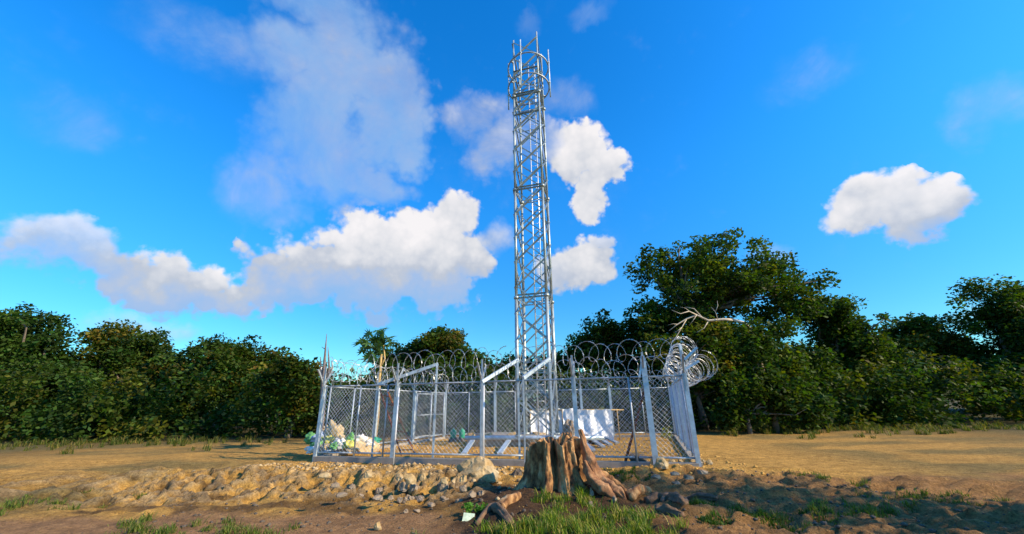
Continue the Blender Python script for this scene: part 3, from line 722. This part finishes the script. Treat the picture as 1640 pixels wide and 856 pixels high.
for k in (0, 3, 5, 8):                            # bearers of the work platform
    a = tri[0].lerp(tri[1], k / 8); b = tri[3].lerp(tri[2], k / 8); mb.beam(a, b, .035, .05)
for k in range(4): mb.beam(tri[k], tri[(k + 1) % 4], .03, .09)
mb.build('platform', galv2, root)
for z in (16.2, 17.5):
    c0 = Vector((LEAN.x * z, 0, z)); RR = 1.04
    mb = MB(); n = 48; pts = [c0 + Vector((math.cos(2 * math.pi * k / n) * RR, math.sin(2 * math.pi * k / n) * RR, 0)) for k in range(n + 1)]
    mb.tube(pts, .036, 8, cap=False)
    for i in range(4):
        e = corner[i].normalized(); mb.beam(tp(i, z), c0 + e * (RR - .02), .06, .06)
    mb.build('antenna_ring', galv2, root, True)
for an in (-112, -22, 68, 158):
    e = Vector((math.cos(rad(an)), math.sin(rad(an)), 0)) * 1.11
    mb = MB(); mb.tube([e + Vector((LEAN.x * 16, 0, 15.3)), e + Vector((LEAN.x * 18.3, 0, 18.35))], .036, 8)
    for z in (16.2, 17.5): mb.beam(e * .90 + Vector((LEAN.x * z, 0, z)), e * 1.04 + Vector((LEAN.x * z, 0, z)), .10, .08)
    mb.build('antenna_pipe', galv, root, True)

# ------------------------------------------------------------------ inside the compound
pe = onZ(745, 703.5, .34); pe2 = onZ(968, 703.5, .34); yd = Vector((pe2.x - pe.x, pe2.y - pe.y, 0)).normalized(); yn = Vector((-yd.y, yd.x, 0))
mb = MB(); A_ = pe + yn * .12; B_ = pe2 - yd * .6 + yn * .12
A_ = Vector((A_.x, A_.y, .18)); B_ = Vector((B_.x, B_.y, .18)); mb.beam(A_ + yn * 1.6, B_ + yn * 1.6, 3.1, .32, Vector((0, 0, 1)))
o_ = mb.build('concrete_pad', conc, None); tag(o_, 'low concrete pad under the lattice tower', 'concrete pad')
mb = MB(); mb.tube([pe + Vector((0, 0, .03)), pe2 + Vector((0, 0, .03))], .075, 14); o_ = mb.build('steel_pipe', galv, None, True)
tag(o_, 'long horizontal galvanised pipe lying along the near edge of the pad', 'pipe')
def strut(p1, p2, z1, z2, lab, m_=galv):
    a = onZ(*p1, z1); b = onZ(*p2, z2); mb = MB(); mb.beam(Vector((0, 0, 0)), b - a, .16, .05); o_ = mb.build('steel_channel', m_, None); o_.location = a
    tag(o_, lab, 'steel channel', 'steel channels leaning on the pad edge')
strut((757, 706), (743, 727), .30, .12, 'pale steel channel leaning on the pad edge, left of the middle fence post')
strut((815, 706), (800, 727), .30, .12, 'pale steel channel leaning on the pad edge, between middle post and tower')
for i, (a, b) in enumerate((((930, 704), (950, 722)), ((945, 702), (966, 716)), ((957, 701), (978, 713)), ((968, 700), (989, 710)))):
    strut(a, b, .28, .12, ['nearest and lowest', 'second nearest', 'third nearest', 'farthest'][i] + ' of the grey channels fanned out right of the stump', galv2)

def cloth(name, A, B, z0, z1, bulge, m_, label, cat, nx=60, nz=22, seed=0, topwob=.08):
    A = Vector(A); B = Vector(B); d_ = (B - A); L = d_.length; d_.normalize(); nrm = Vector((d_.y, -d_.x, 0)); Vv = []; 
    for layer in (0, 1):
        for j in range(nz + 1):
            for i in range(nx + 1):
                u_, v_ = i / nx, j / nz
                ztop = z1 + (float(fbm(np.array(u_ * 5.0), np.array(seed * 1.0), 3, seed)) - .5) * topwob * 2
                fold = (float(fbm(np.array(u_ * L * 3.3 + v_ * .6), np.array(v_ * 1.3 + seed), 4, seed + 5)) - .5)
                q = A + d_ * (u_ * L + fold * .05) + nrm * (bulge * (1 - v_) ** 1.5 + fold * .34 - layer * .012)
                q.z = z0 + (ztop - z0) * v_; Vv.append(q)
    mb = MB(); Fs = []; S = (nx + 1) * (nz + 1)
    for l in (0, 1):
        for j in range(nz):
            for i in range(nx):
                a = l * S + j * (nx + 1) + i; f_ = (a, a + 1, a + nx + 2, a + nx + 1); Fs.append(f_ if l == 0 else f_[::-1])
    mb.poly([v_ - A for v_ in Vv], Fs); o_ = mb.build(name, m_, None, True); o_.location = A; tag(o_, label, cat); return o_
a = onD(903, 690, 17.0); b = onD(981, 690, 16.8); z1 = onD(940, 656, 16.9).z
cloth('tarpaulin', (a.x, a.y, 0), (b.x, b.y, 0), .12, z1, .35, tarp, 'bright white tarpaulin hung over a rail right of the tower', 'tarpaulin', seed=3)
a = onD(850, 690, 17.4); b = onD(901, 690, 17.3)
cloth('tarpaulin', (a.x, a.y, 0), (b.x, b.y, 0), .12, z1 + .02, .3, tarp, 'white tarpaulin sheet directly behind the tower legs', 'tarpaulin', seed=8)
mb = MB(); a = onD(846, 657, 17.35); b = onD(999, 657, 17.0); mb.tube([Vector((0, 0, 0)), b - a], .025, 7)
for t_ in (.02, .36, .66, .93): q = (b - a) * t_; mb.tube([q, (q.x, q.y, -a.z)], .025, 7)
o_ = mb.build('drying_rail', papbark, None, True); o_.location = a; tag(o_, 'thin wooden pole rail carrying the white tarpaulins', 'rail')

# rusty ladder leaning at the left and rusty prop at the right
LB = onZ(654, 729, .1); LB = onD(654, 729, 12.6)
root = empty('ladder', 'rusty red ladder leaning against the fence rail at the left thick post', 'ladder', None, LB)
def q3(px, py, y): return onD(px, py, y) - LB
a0, a1 = q3(643, 730, 12.75), q3(608, 624, 12.3); b0, b1 = q3(665, 729, 12.45), q3(621, 628, 12.0)
mb = MB(); mb.beam(a0, a1, .045, .03); mb.build('rail', rust, root); mb = MB(); mb.beam(b0, b1, .045, .03); mb.build('rail', rust, root)
for k in range(7):
    t_ = .08 + k * .14
    mb = MB(); mb.beam(a0.lerp(a1, t_), b0.lerp(b1, t_), .045, .025); mb.build('rung', rust, root)
a = onD(1002, 739, 10.75); b = onD(1033, 622, 10.45); mb = MB(); mb.tube([(0, 0, 0), (b - a) * .5 + Vector((.01, 0, .02)), b - a], [.035, .03, .03], 8)
o_ = mb.build('steel_prop', rust, None, True); o_.location = a; tag(o_, 'rusty brown prop leaning up to the thick pointed post', 'prop')
# curved pale stick inside the left bay
# ------------------------------------------------------------------ lumps: rocks, sacks
def lump(name, c, sx, sy, sz, m_, label, cat, group=None, seed=0, rough_=.28, sub=3, facet=False, flatb=.35, parent=None):
    import bmesh
    bm = bmesh.new(); bmesh.ops.create_icosphere(bm, subdivisions=sub, radius=1)
    off = Vector((seed * 3.7, seed * 1.3, seed * 2.1)); rr = random.Random(seed * 7 + 1)
    planes = [(Vector((rr.gauss(0, 1), rr.gauss(0, 1), rr.gauss(0, .8))).normalized(), rr.uniform(.58, .92)) for _ in range(12 if facet else 0)]
    for v_ in bm.verts:
        n_ = v_.co.normalized(); k = 1 + rough_ * (mnoise.fractal(n_ * 1.3 + off, 1, 2, 4))
        p_ = n_ * k
        for pn, pd in planes:
            dd = p_.dot(pn) - pd
            if dd > 0: p_ -= pn * dd * .9
        p_ += n_ * .05 * mnoise.fractal(n_ * 5 + off, 1, 2, 4)
        if p_.z < -flatb: p_.z = -flatb
        v_.co = Vector((p_.x * sx, p_.y * sy, p_.z * sz))
    bm.transform(Matrix.Rotation(rr.uniform(-.5, .5), 4, 'Z'))
    me = bpy.data.meshes.new(name); bm.to_mesh(me); bm.free(); me.materials.append(m_)
    if not facet: me.shade_smooth()
    o_ = link(name, me, parent); o_.location = c
    if label: tag(o_, label, cat, group)
    return o_
ORD = ['first', 'second', 'third', 'fourth', 'fifth', 'sixth', 'seventh', 'eighth', 'ninth', 'tenth', 'eleventh', 'twelfth', 'thirteenth', 'fourteenth', 'fifteenth', 'sixteenth', 'seventeenth', 'eighteenth', 'nineteenth', 'twentieth']
def rock(px, py, wpx, hpx, m_, label, group=None, name='rock', seed=None):
    q = onZ(px, py, 0.03); 
    for _ in range(3): q = onZ(px, py, gz(q.x, q.y))
    k = (q - Vector((0, 0, EYE))).dot(fwd) / F
    s_ = seed or R.randint(1, 9999)
    return lump(name, q + Vector((0, 0, hpx * k * .32)), wpx * k * .5, wpx * k * .5 * R.uniform(.7, 1), hpx * k * .72, m_, label, 'rock', group, s_, .62, 3, True)
q = onZ(764, 778, 0); lump('rock', q + Vector((-.03, .22, .15)), .40, .27, .36, rockm, 'large pale limestone boulder, biggest rock left of the stump', 'rock', None, 29, .45, 4, True, .6)
rock(1062, 752, 24, 17, rockm, 'pale yellow pointed rock at the foot of the thick post', seed=8)
rock(1024, 743, 32, 14, rockd, 'dark rounded rock left of the thick post foot', seed=9)
rock(828, 768, 22, 14, rockd, 'dark rock against the left foot of the stump', seed=13)
rows = [  # (row name, material words, material, [ (px, py, w, h) ... ])
 ('back row of rubble left of the boulder', rockm, 'pale', [(522, 766, 20, 8), (545, 768, 14, 7), (577, 762, 14, 10), (589, 766, 16, 11), (603, 764, 12, 8), (622, 770, 20, 11), (640, 772, 16, 10), (657, 777, 17, 14), (676, 771, 15, 10), (694, 772, 20, 11), (712, 776, 16, 10), (728, 775, 14, 10), (741, 773, 13, 9)]),
 ('middle row of rubble left of the stump', rockg, 'grey', [(538, 782, 14, 8), (563, 786, 14, 8), (585, 791, 12, 7), (608, 793, 18, 9), (627, 786, 18, 9), (646, 788, 16, 11), (662, 787, 18, 11), (690, 786, 20, 10), (709, 790, 22, 14), (727, 792, 20, 13), (742, 788, 16, 11), (756, 797, 14, 9), (770, 795, 14, 8)]),
 ('front row of rubble left of the stump', rockg, 'dull grey', [(515, 796, 18, 6), (545, 797, 20, 7), (574, 798, 20, 7), (604, 803, 20, 9), (626, 803, 14, 8), (640, 806, 13, 7), (655, 804, 16, 9), (672, 803, 18, 9), (690, 812, 16, 6), (712, 807, 18, 7), (735, 806, 14, 6), (668, 821, 10, 5), (650, 822, 8, 5)]),
 ('row at the fence foot right of the stump', rockm, 'tan', [(1046, 747, 9, 9), (1078, 744, 12, 9), (1090, 743, 11, 8), (1101, 744, 10, 7), (1111, 745, 12, 8), (1124, 744, 12, 9), (1137, 745, 13, 8)]),
 ('soil between thick post and right edge', rockg, 'brown grey', [(1082, 762, 20, 6), (1052, 768, 16, 5), (1104, 768, 18, 7), (1126, 760, 16, 7), (1085, 778, 14, 6)])]
for rn_, m_, word, lst in rows:
    for i, (px, py, w_, h_) in enumerate(lst):
        rock(px, py, w_ * R.uniform(.9, 1.15), h_ * R.uniform(.9, 1.2), m_, f'{word} rock, {ORD[i]} from left in the {rn_}', 'rocks lying in the dug up soil', seed=50 + i * 3 + len(rn_))
for i, (px, py, w_, h_, m_, lab) in enumerate([(604, 850, 14, 12, rockm, 'small pale stone at the bottom edge left of the grass'), (948, 795, 10, 12, rockg, 'small whitish stone in the grass before the stump'), (946, 812, 12, 9, rockg, 'flat grey stone in the grass before the stump'),
                                             (985, 806, 10, 10, rockg, 'small grey stone under the right root tip'), (1128, 833, 12, 6, rockm, 'small tan stone near the right edge of the grass')]):
    rock(px, py, w_, h_, m_, lab, seed=300 + i)
# small rubble: too many stones to count
def scatter(name, label, n, fn_, m_, smin, smax, kindcat, sub=1):
    import bmesh
    bm = bmesh.new(); bmesh.ops.create_icosphere(bm, subdivisions=sub, radius=1)
    bv = np.array([v_.co[:] for v_ in bm.verts]); bf = np.array([[l.index for l in f.verts] for f in bm.faces]); bm.free()
    Vs = []; Fs = []; k = 0
    for _ in range(n):
        x, y = fn_(); s_ = smin + (smax - smin) * R.random() ** 2.6
        q = bv * (1 + .35 * rng.normal(size=(len(bv), 1)) * .6) * np.array([s_, s_ * R.uniform(.6, 1.1), s_ * R.uniform(.45, .8)])
        a = R.uniform(0, 6.28); c_, sn = math.cos(a), math.sin(a); q = q @ np.array([[c_, sn, 0], [-sn, c_, 0], [0, 0, 1]])
        Vs.append(q + np.array([x, y, gz(x, y) + s_ * .12])); Fs.append(bf + k); k += len(bv)
    o_ = npmesh(name, np.vstack(Vs), np.vstack(Fs), m_); tag(o_, label, kindcat, None, 'stuff')
def fA():
    while True:
        x = R.uniform(-7.5, .6); y = line_y(x) - .5 - abs(R.gauss(0, 1.1))
        if y > 6.2: return x, y
def fB():
    x = R.uniform(-6, 6.5); return x, R.uniform(5.3, line_y(x) - .2)
scatter('rubble', 'loose pale rubble and clods between fence and foreground', 1100, fA, rockm, .012, .085, 'rubble')
scatter('soil_clods', 'grey brown clods strewn over the dark soil', 1500, fB, rockd, .010, .045, 'clods')
scatter('marl_gravel', 'golden marl crumbs along the fence foot and inside the enclosure', 2400, lambda: (lambda x: (x, line_y(x) + R.uniform(-1.3, 6)))(R.uniform(-5.6, 5.6)), mat('golden_marl', (.50, .29, .07), .95, 0, .3, 6), .012, .05, 'gravel')

# sacks at the left
def sack(px, py, wpx, hpx, D_, m_, label, seed):
    q = onD(px, py, D_); k = (q - Vector((0, 0, EYE))).dot(fwd) / F
    lump('sack', q, wpx * k * .52, wpx * k * .42, hpx * k * .52, m_, label, 'sack', 'sacks heaped at the left', seed, .62, 4, False, .8)
for i, a in enumerate([(535, 693, 26, 26, 13.9, sackt, 'big tan earth sack on top of the heap'), (525, 706, 22, 16, 13.7, sacky, 'yellow green bag in the middle of the heap'), (512, 701, 22, 15, 13.8, sackb, 'pale blue bag at the left of the heap'),
    (508, 715, 22, 12, 13.5, sackg, 'bright green bag at the lower left of the heap'), (522, 718, 22, 12, 13.4, sackt, 'tan sack at the bottom of the heap'), (545, 712, 22, 16, 13.6, sackw, 'white sack at the centre bottom of the heap'),
    (543, 700, 18, 14, 13.9, sackt, 'smaller tan sack right under the top sack'), (560, 702, 14, 14, 13.9, sackg, 'green bag right of the top sack'), (557, 714, 18, 13, 13.6, sacky, 'yellow sack at the lower right of the heap'),
    (575, 706, 22, 16, 14.2, sackw, 'white sack at the right end of the heap'), (588, 711, 18, 12, 14.2, sackw, 'low white sack beyond the right end of the heap'), (520, 687, 14, 9, 14.5, sackt, 'small brown sack at the back left of the heap'),
    (534, 716, 14, 9, 13.3, sackg, 'small green bag at the front of the heap'), (498, 704, 18, 16, 14.0, sackg, 'green bag at the far left end of the heap'), (601, 706, 12, 9, 14.6, greenp, 'teal green bundle by the rusty ladder'),
    (566, 722, 20, 8, 13.4, sackt, 'flat tan sack lowest in front of the heap'), (500, 722, 18, 10, 13.3, sackw, 'white sack at the lower far left of the heap')]):
    sack(a[0], a[1], a[2], a[3], a[4], a[5], a[6], 400 + i)
# bulky support under the heap so that nothing hovers
q = onD(556, 716, 14.3); lump('earth_mound', Vector((q.x, 14.5, .05)), 1.0, .8, .5, sackt, 'low mound of earth under the heap of sacks', 'mound', None, 77, .2, 4, False, .3)

# rocks and things inside, far side
for i, (px, py, w_, h_, lab) in enumerate([(756, 686, 12, 14, 'pale block of stone left of the middle fence post, inside the enclosure'), (781, 688, 12, 12, 'pale stone right of the middle fence post, inside the enclosure'), (820, 689, 17, 12, 'rounded pale stone at the back fence left of the tower'), (862, 691, 26, 11, 'pale stone heap between the tower legs')]):
    q = onD(px, py, 16.9); k = q.y * 1.02 / F; lump('rock', Vector((q.x, q.y, .1 + h_ * k * .3)), w_ * k * .6, w_ * k * .5, h_ * k * .8, rockm, lab, 'rock', None, 500 + i, .3, 3, True)
q = onD(911, 684, 15.9); lump('rock', Vector((q.x, q.y, .35)), .30, .26, .52, rockg, 'brown boulder in front of the white tarpaulins', 'rock', None, 611, .4, 3, True, .5)
q = onD(955, 693, 15.9); lump('rock', Vector((q.x, q.y, .12)), .42, .3, .16, rockd, 'low dark mound of earth before the bright tarpaulin', 'mound', None, 613, .3, 3, False, .4)
for (px, lab) in ((726, 'left'), (740, 'right')):
    q = onD(px, 690, 17.6); root = empty('plastic_drum', f'green plastic container at the back fence, {lab} one of the pair', 'container', 'pair of green containers', (q.x, q.y, .08))
    mb = MB(); n = 18; prof = [(.0, .30), (.16, .30), (.17, .34), (.17, .66), (.15, .72), (.06, .75), (.06, .80), (0, .80)]
    prof = [(a_ * .72, .12 + (b_ - .3) * .75) for a_, b_ in prof]; pts = [Vector((math.cos(2 * math.pi * k / n) * r_, math.sin(2 * math.pi * k / n) * r_, z_)) for (r_, z_) in prof for k in range(n)]
    mb.poly(pts, [(j * n + k, j * n + (k + 1) % n, (j + 1) * n + (k + 1) % n, (j + 1) * n + k) for j in range(len(prof) - 1) for k in range(n)])
    mb.build('body', greenp, root, True)
    mb = MB(); mb.beam((-.16, 0, .05), (.16, 0, .05), .3, .13); mb.build('stand', bark, root)
q = onD(1067, 690, 16.4); cen = [(q.x + R.uniform(-.14, .14), q.y, .2 + R.random() * .45) for _ in range(7)]
o_ = leaf_cloud(cen, [.16] * 7, 1400, .07, [(.20, .21, .05)], 'shrub', None); tag(o_, 'small yellow green shrub inside the right side fence', 'shrub')

# ------------------------------------------------------------------ stump
def stump():
    root = empty('tree_stump', 'big weathered tree stump with deep flutes and a jagged top', 'stump', None, STUMP)
    n, m_ = 220, 70; Vv = []; 
    fl = [(-97, .36, 8), (-128, .16, 7), (-60, .07, 8), (-30, .12, 10), (20, .2, 14), (80, .15, 12), (150, .2, 14), (-150, .12, 9), (-84, .05, 5), (-72, .06, 4), (-44, .06, 5)]   # (angle, depth, width) of grooves
    but = [(-160, .32, 18), (-115, .22, 13), (-75, .20, 16), (-48, .34, 14), (-10, .55, 14), (50, .4, 20), (110, .5, 20), (170, .3, 18)]
    for j in range(m_ + 1):
        v_ = j / m_
        for i in range(n):
            a = 360 * i / n - 180
            hgt = .90 + .05 * math.sin(rad(a * 2 + 40)) + .11 * (mnoise.fractal(Vector((math.cos(rad(a)) * 2.2, math.sin(rad(a)) * 2.2, 4)), 1, 2, 4))
            da = lambda b_: abs((a - b_ + 180) % 360 - 180)
            hgt -= .22 * math.exp(-(da(-178) / 28) ** 2); hgt += .10 * math.exp(-(da(-38) / 7) ** 2)
            hgt = min(hgt, .93 + .03 * math.sin(a * .4)); z = -.25 + (hgt + .25) * v_
            zz = max(0, z)
            r_ = .475 + .10 * math.exp(-zz / .5)
            for (b_, k, wd) in but: r_ += k * math.exp(-zz / .20) * math.exp(-(da(b_) / wd) ** 2) + k * .16 * math.exp(-(da(b_) / wd) ** 2)
            for (b_, k, wd) in fl: r_ -= k * math.exp(-(da(b_ + 3 * math.sin(z * 5)) / wd) ** 2) * min(1, .45 + zz)
            q = Vector((math.cos(rad(a)) * 3, math.sin(rad(a)) * 3, z * 1.2))
            r_ += .055 * mnoise.fractal(q, 1, 2, 5) + .045 * abs(mnoise.fractal(Vector((q.x * 4, q.y * 4, z * 1.6)), 1, 2, 4)) - .03 * abs(mnoise.fractal(Vector((q.x * 2.4 + 7, q.y * 2.4, z * .8)), 1, 2, 3)) + .03 * mnoise.fractal(Vector((q.x * 9, q.y * 9, z * 5)), 1, 2, 4) + .012 * mnoise.fractal(q * 7, 1, 2, 3)
            hgtcut = 1.0
            Vv.append(Vector((math.cos(rad(a)) * r_ * .90, math.sin(rad(a)) * r_ * .86, z)))
    Fs = [(j * n + i, j * n + (i + 1) % n, (j + 1) * n + (i + 1) % n, (j + 1) * n + i) for j in range(m_) for i in range(n)]
    # broken top: rings running inwards and down into a hollow
    last = m_ * n; base_i = len(Vv)
    for k, (s_, dz) in enumerate(((.90, .0), (.76, -.10), (.58, -.2), (.36, -.26), (.12, -.28))):
        for i in range(n):
            p_ = Vv[last + i]; q = Vector((p_.x * s_, p_.y * s_, p_.z + dz + .10 * mnoise.fractal(Vector((p_.x * s_ * 5, p_.y * s_ * 5, 1)), 1, 2, 4)))
            Vv.append(q)
        o2 = base_i + k * n; o1 = last if k == 0 else o2 - n
        Fs += [(o1 + i, o1 + (i + 1) % n, o2 + (i + 1) % n, o2 + i) for i in range(n)]
    c = len(Vv); Vv.append(Vector((0, 0, .6))); o2 = base_i + 4 * n; Fs += [(o2 + i, o2 + (i + 1) % n, c) for i in range(n)]
    mb = MB(); mb.poly(Vv, Fs); mb.build('trunk', stump_m, root, True)
    # the splintered shard standing at the right and running down into a root
    def sp_(px, py, y): 
        return onD(px, py, y) - STUMP
    def rough_tube(pts, rs, name, m2, sub=10, n_=26, amp=.25, par=root, sq=1.0, seed=1):
        P_ = [Vector(p_) for p_ in pts]; out = []; rr = []
        for i in range(len(P_) - 1):
            a, b = P_[i], P_[i + 1]; p0 = P_[max(0, i - 1)]; p3 = P_[min(len(P_) - 1, i + 2)]
            for k in range(sub):
                t_ = k / sub; t2, t3 = t_ * t_, t_ ** 3
                out.append(.5 * ((2 * a) + (b - p0) * t_ + (2 * p0 - 5 * a + 4 * b - p3) * t2 + (-p0 + 3 * a - 3 * b + p3) * t3)); rr.append(rs[i] * (1 - t_) + rs[i + 1] * t_)
        out.append(P_[-1]); rr.append(rs[-1]); m3 = MB(); m3.tube(out, rr, n_)
        for j in range(len(out)):
            for k in range(n_):
                idx = j * n_ + k; p_ = Vector(m3.v[idx]); c_ = out[j]; e = p_ - c_
                e *= 1 + amp * mnoise.fractal(Vector((k / n_ * 6.28 * .9 + seed, j * .06, seed)), 1, 2, 3) * 1.5 + amp * .8 * mnoise.fractal(p_ * 11 + Vector((seed, 0, 0)), 1, 2, 4)
                m3.v[idx] = tuple(c_ + e)
        return m3.build(name, m2, par, True)
    rough_tube([sp_(929, 688, 7.75), sp_(934, 705, 7.72), sp_(939, 724, 7.66), sp_(946, 745, 7.58), sp_(958, 764, 7.5), sp_(975, 780, 7.35), sp_(992, 792, 7.2), sp_(1002, 803, 7.1)], [.030, .052, .075, .11, .125, .11, .085, .03], 'root_shard', root_m, 10, 30, .34)
    rough_tube([sp_(938, 742, 7.55), sp_(952, 770, 7.35), sp_(968, 786, 7.2), sp_(984, 800, 7.1)], [.07, .10, .09, .03], 'root', root_m, 10, 26, .4, seed=4)
    rough_tube([sp_(960, 762, 7.6), sp_(985, 777, 7.5), sp_(1003, 790, 7.35)], [.10, .09, .05], 'root', stump_m, 10, 20, .35, seed=9)
    return rough_tube
rt = stump()
def loose(name, label, pts, rs, m_, seed, amp=.35, cat='root'):
    P_ = [onZ(px, py, 0) for px, py in pts]; P_ = [Vector((p_.x, p_.y, gz(p_.x, p_.y) + r_ * .45)) for p_, r_ in zip(P_, rs)]
    o0 = P_[0].copy(); o_ = rt([p_ - o0 for p_ in P_], rs, name, m_, 8, 22, amp, None, seed=seed); o_.location = o0; tag(o_, label, cat); return o_
loose('log', 'short brown log end lying at the left edge of the grass', [(803, 826), (815, 821), (832, 815)], [.07, .08, .045], stump_m, 21, .3, 'log')
loose('root', 'tan root lump rising from soil right of the stump roots', [(1008, 806), (1022, 800), (1040, 790)], [.09, .10, .05], stump_m, 23)
loose('dug_up_root', 'dark tangled dug up root mass at the lower right', [(1035, 806), (1060, 804), (1085, 812), (1098, 824)], [.06, .11, .10, .04], darkroot, 25, .65)
loose('dug_up_root', 'forked dark root lying on top of the root mass', [(1062, 812), (1072, 800), (1090, 797), (1106, 806)], [.03, .06, .05, .02], darkroot, 35, .6)
loose('dug_up_root', 'dark root stub below the root mass near the plank', [(1050, 824), (1070, 828), (1096, 834)], [.04, .07, .03], darkroot, 37, .6)
loose('dug_up_root', 'thin dark root lying behind the root mass at the right', [(1078, 800), (1098, 793), (1120, 798), (1150, 803)], [.05, .07, .06, .03], darkroot, 27, .5)
loose('root', 'buried root edge curving round the left of the log', [(762, 838), (785, 826), (800, 832), (818, 846)], [.03, .06, .06, .05], darkroot, 31)
# plank and litter
a = onZ(1048, 861, .12); b = onZ(1190, 853, .12); mb = MB(); mb.beam(Vector((0, 0, .03)), Vector((b.x - a.x, b.y - a.y, .03)), .12, .035); o_ = mb.build('plank', plank_m, None); o_.location = Vector((a.x, a.y, gz(a.x, a.y) + .03)); tag(o_, 'red brown plank lying along the lower right edge', 'plank')
q = onZ(748, 840, gz(-.6, 6)); mb = MB(); mb.poly([(-.08, 0, -.02), (.08, .03, -.02), (.10, .10, .08), (-.06, .09, .10), (-.08, .006, -.02), (.08, .036, -.02), (.10, .106, .08), (-.06, .096, .10)], [(0, 1, 2, 3), (7, 6, 5, 4), (0, 4, 5, 1), (1, 5, 6, 2), (2, 6, 7, 3), (3, 7, 4, 0)])
o_ = mb.build('litter', litter, None); o_.location = Vector((q.x, q.y, gz(q.x, q.y))); tag(o_, 'crumpled pale green and white wrapper by the grass', 'litter')

# ------------------------------------------------------------------ grass and weeds
def grass(name, label, spots, hmin, hmax, wd, cat='grass', kind='stuff', cols=((.07, .15, .015), (.13, .21, .02), (.22, .24, .045), (.05, .10, .015), (.30, .26, .10))):
    Vs = []; Ts = []; Fs = []; k = 0
    for (cx, cy, rx, ry, n) in spots:
        tf = [(R.gauss(0, .5), R.gauss(0, .5), R.uniform(.5, 1.35)) for _ in range(max(3, n // 48))]
        for _ in range(n):
            tu, tv, th_ = R.choice(tf); u_ = tu + R.gauss(0, .05 / max(rx, .1)); v_ = tv + R.gauss(0, .05 / max(ry, .1)); x = cx + u_ * rx; y = cy + v_ * ry; z = gz(x, y) - .01
            h = R.uniform(hmin, hmax) * th_; a = R.uniform(0, 6.28); ln_ = R.uniform(.15, .8) * h
            dx, dy = math.cos(a), math.sin(a); b_ = a + 1.57 + R.uniform(-.5, .5); sx, sy = math.cos(b_) * wd, math.sin(b_) * wd
            for (t_, w2) in ((0, 1.0), (.4, .85), (.75, .55), (1.0, .05)):
                px_, py_ = x + dx * ln_ * t_ ** 1.8, y + dy * ln_ * t_ ** 1.8; pz_ = z + h * (t_ - .28 * t_ ** 3)
                Vs.append((px_ - sx * w2, py_ - sy * w2, pz_)); Vs.append((px_ + sx * w2, py_ + sy * w2, pz_))
            c = np.array(R.choice(cols)) * R.uniform(.7, 1.3); Ts += [c] * 8
            Fs += [(k + 2 * i, k + 2 * i + 1, k + 2 * i + 3, k + 2 * i + 2) for i in range(3)]; k += 8
    o_ = npmesh(name, np.array(Vs), np.array(Fs), grassm, tint=np.array(Ts)); tag(o_, label, cat, None, kind); return o_
def spot(px, py, rx, ry, n):
    q = onZ(px, py, .05); k = (q.y) / F; q2 = onZ(px, py - ry, .05); return (q.x, q.y, rx * k, max(.15, abs(q2.y - q.y)), n)
grass('grass', 'bright green grass tufts growing before the stump', [spot(930, 835, 70, 12, 1500), spot(870, 845, 60, 10, 1000), spot(990, 838, 60, 12, 1100), spot(905, 812, 26, 10, 420), spot(925, 800, 14, 8, 190), spot(960, 815, 30, 8, 260), spot(1015, 825, 22, 10, 330), spot(820, 850, 50, 5, 600), spot(885, 800, 24, 6, 120), spot(945, 856, 90, 6, 1200), spot(1040, 850, 60, 6, 420)], .05, .21, .0055)
grass('grass', 'darker grass patch at the right edge behind the root mass', [spot(1128, 808, 24, 8, 600), spot(1140, 830, 26, 7, 500), spot(1010, 768, 30, 5, 420), spot(975, 758, 18, 4, 160), spot(1200, 820, 60, 14, 900)], .04, .13, .0055, cols=((.04, .09, .015), (.06, .12, .02), (.03, .07, .015)))
grass('grass', 'sparse grass along the lower edge to either side', [spot(300, 840, 160, 14, 1300), spot(120, 800, 120, 12, 800), spot(1350, 815, 120, 14, 1300), spot(1500, 790, 120, 12, 900), spot(690, 856, 60, 4, 160), spot(1300, 770, 60, 6, 400)], .04, .15, .0055, cols=((.06, .11, .02), (.10, .15, .03), (.15, .15, .05)))
ed = []
for i in range(130):
    px = R.choice([R.uniform(-40, 470), R.uniform(1150, 1680)]); D_ = 21.6 - abs(R.gauss(0, 2.2)); q = onD(px, 640, D_); ed.append((q.x, D_, R.uniform(.3, 1.1), R.uniform(.2, .8), 60))
grass('scrub_grass', 'ragged dry grass along the foot of the tree line and over the plain', ed, .12, .42, .011, cols=((.07, .11, .02), (.13, .13, .04), (.20, .16, .06), (.05, .08, .02)))
q = onZ(758, 822, .03); cen = [(q.x + R.gauss(0, .09), q.y + R.gauss(0, .08), gz(q.x, q.y) + .04 + R.random() * .12) for _ in range(9)]
o_ = leaf_cloud(cen, [.07] * 9, 3600, .06, [(.05, .14, .03), (.07, .18, .03)], 'weed', None, flat=.6); tag(o_, 'small bright green weed in the dark soil left of the stump', 'plant')
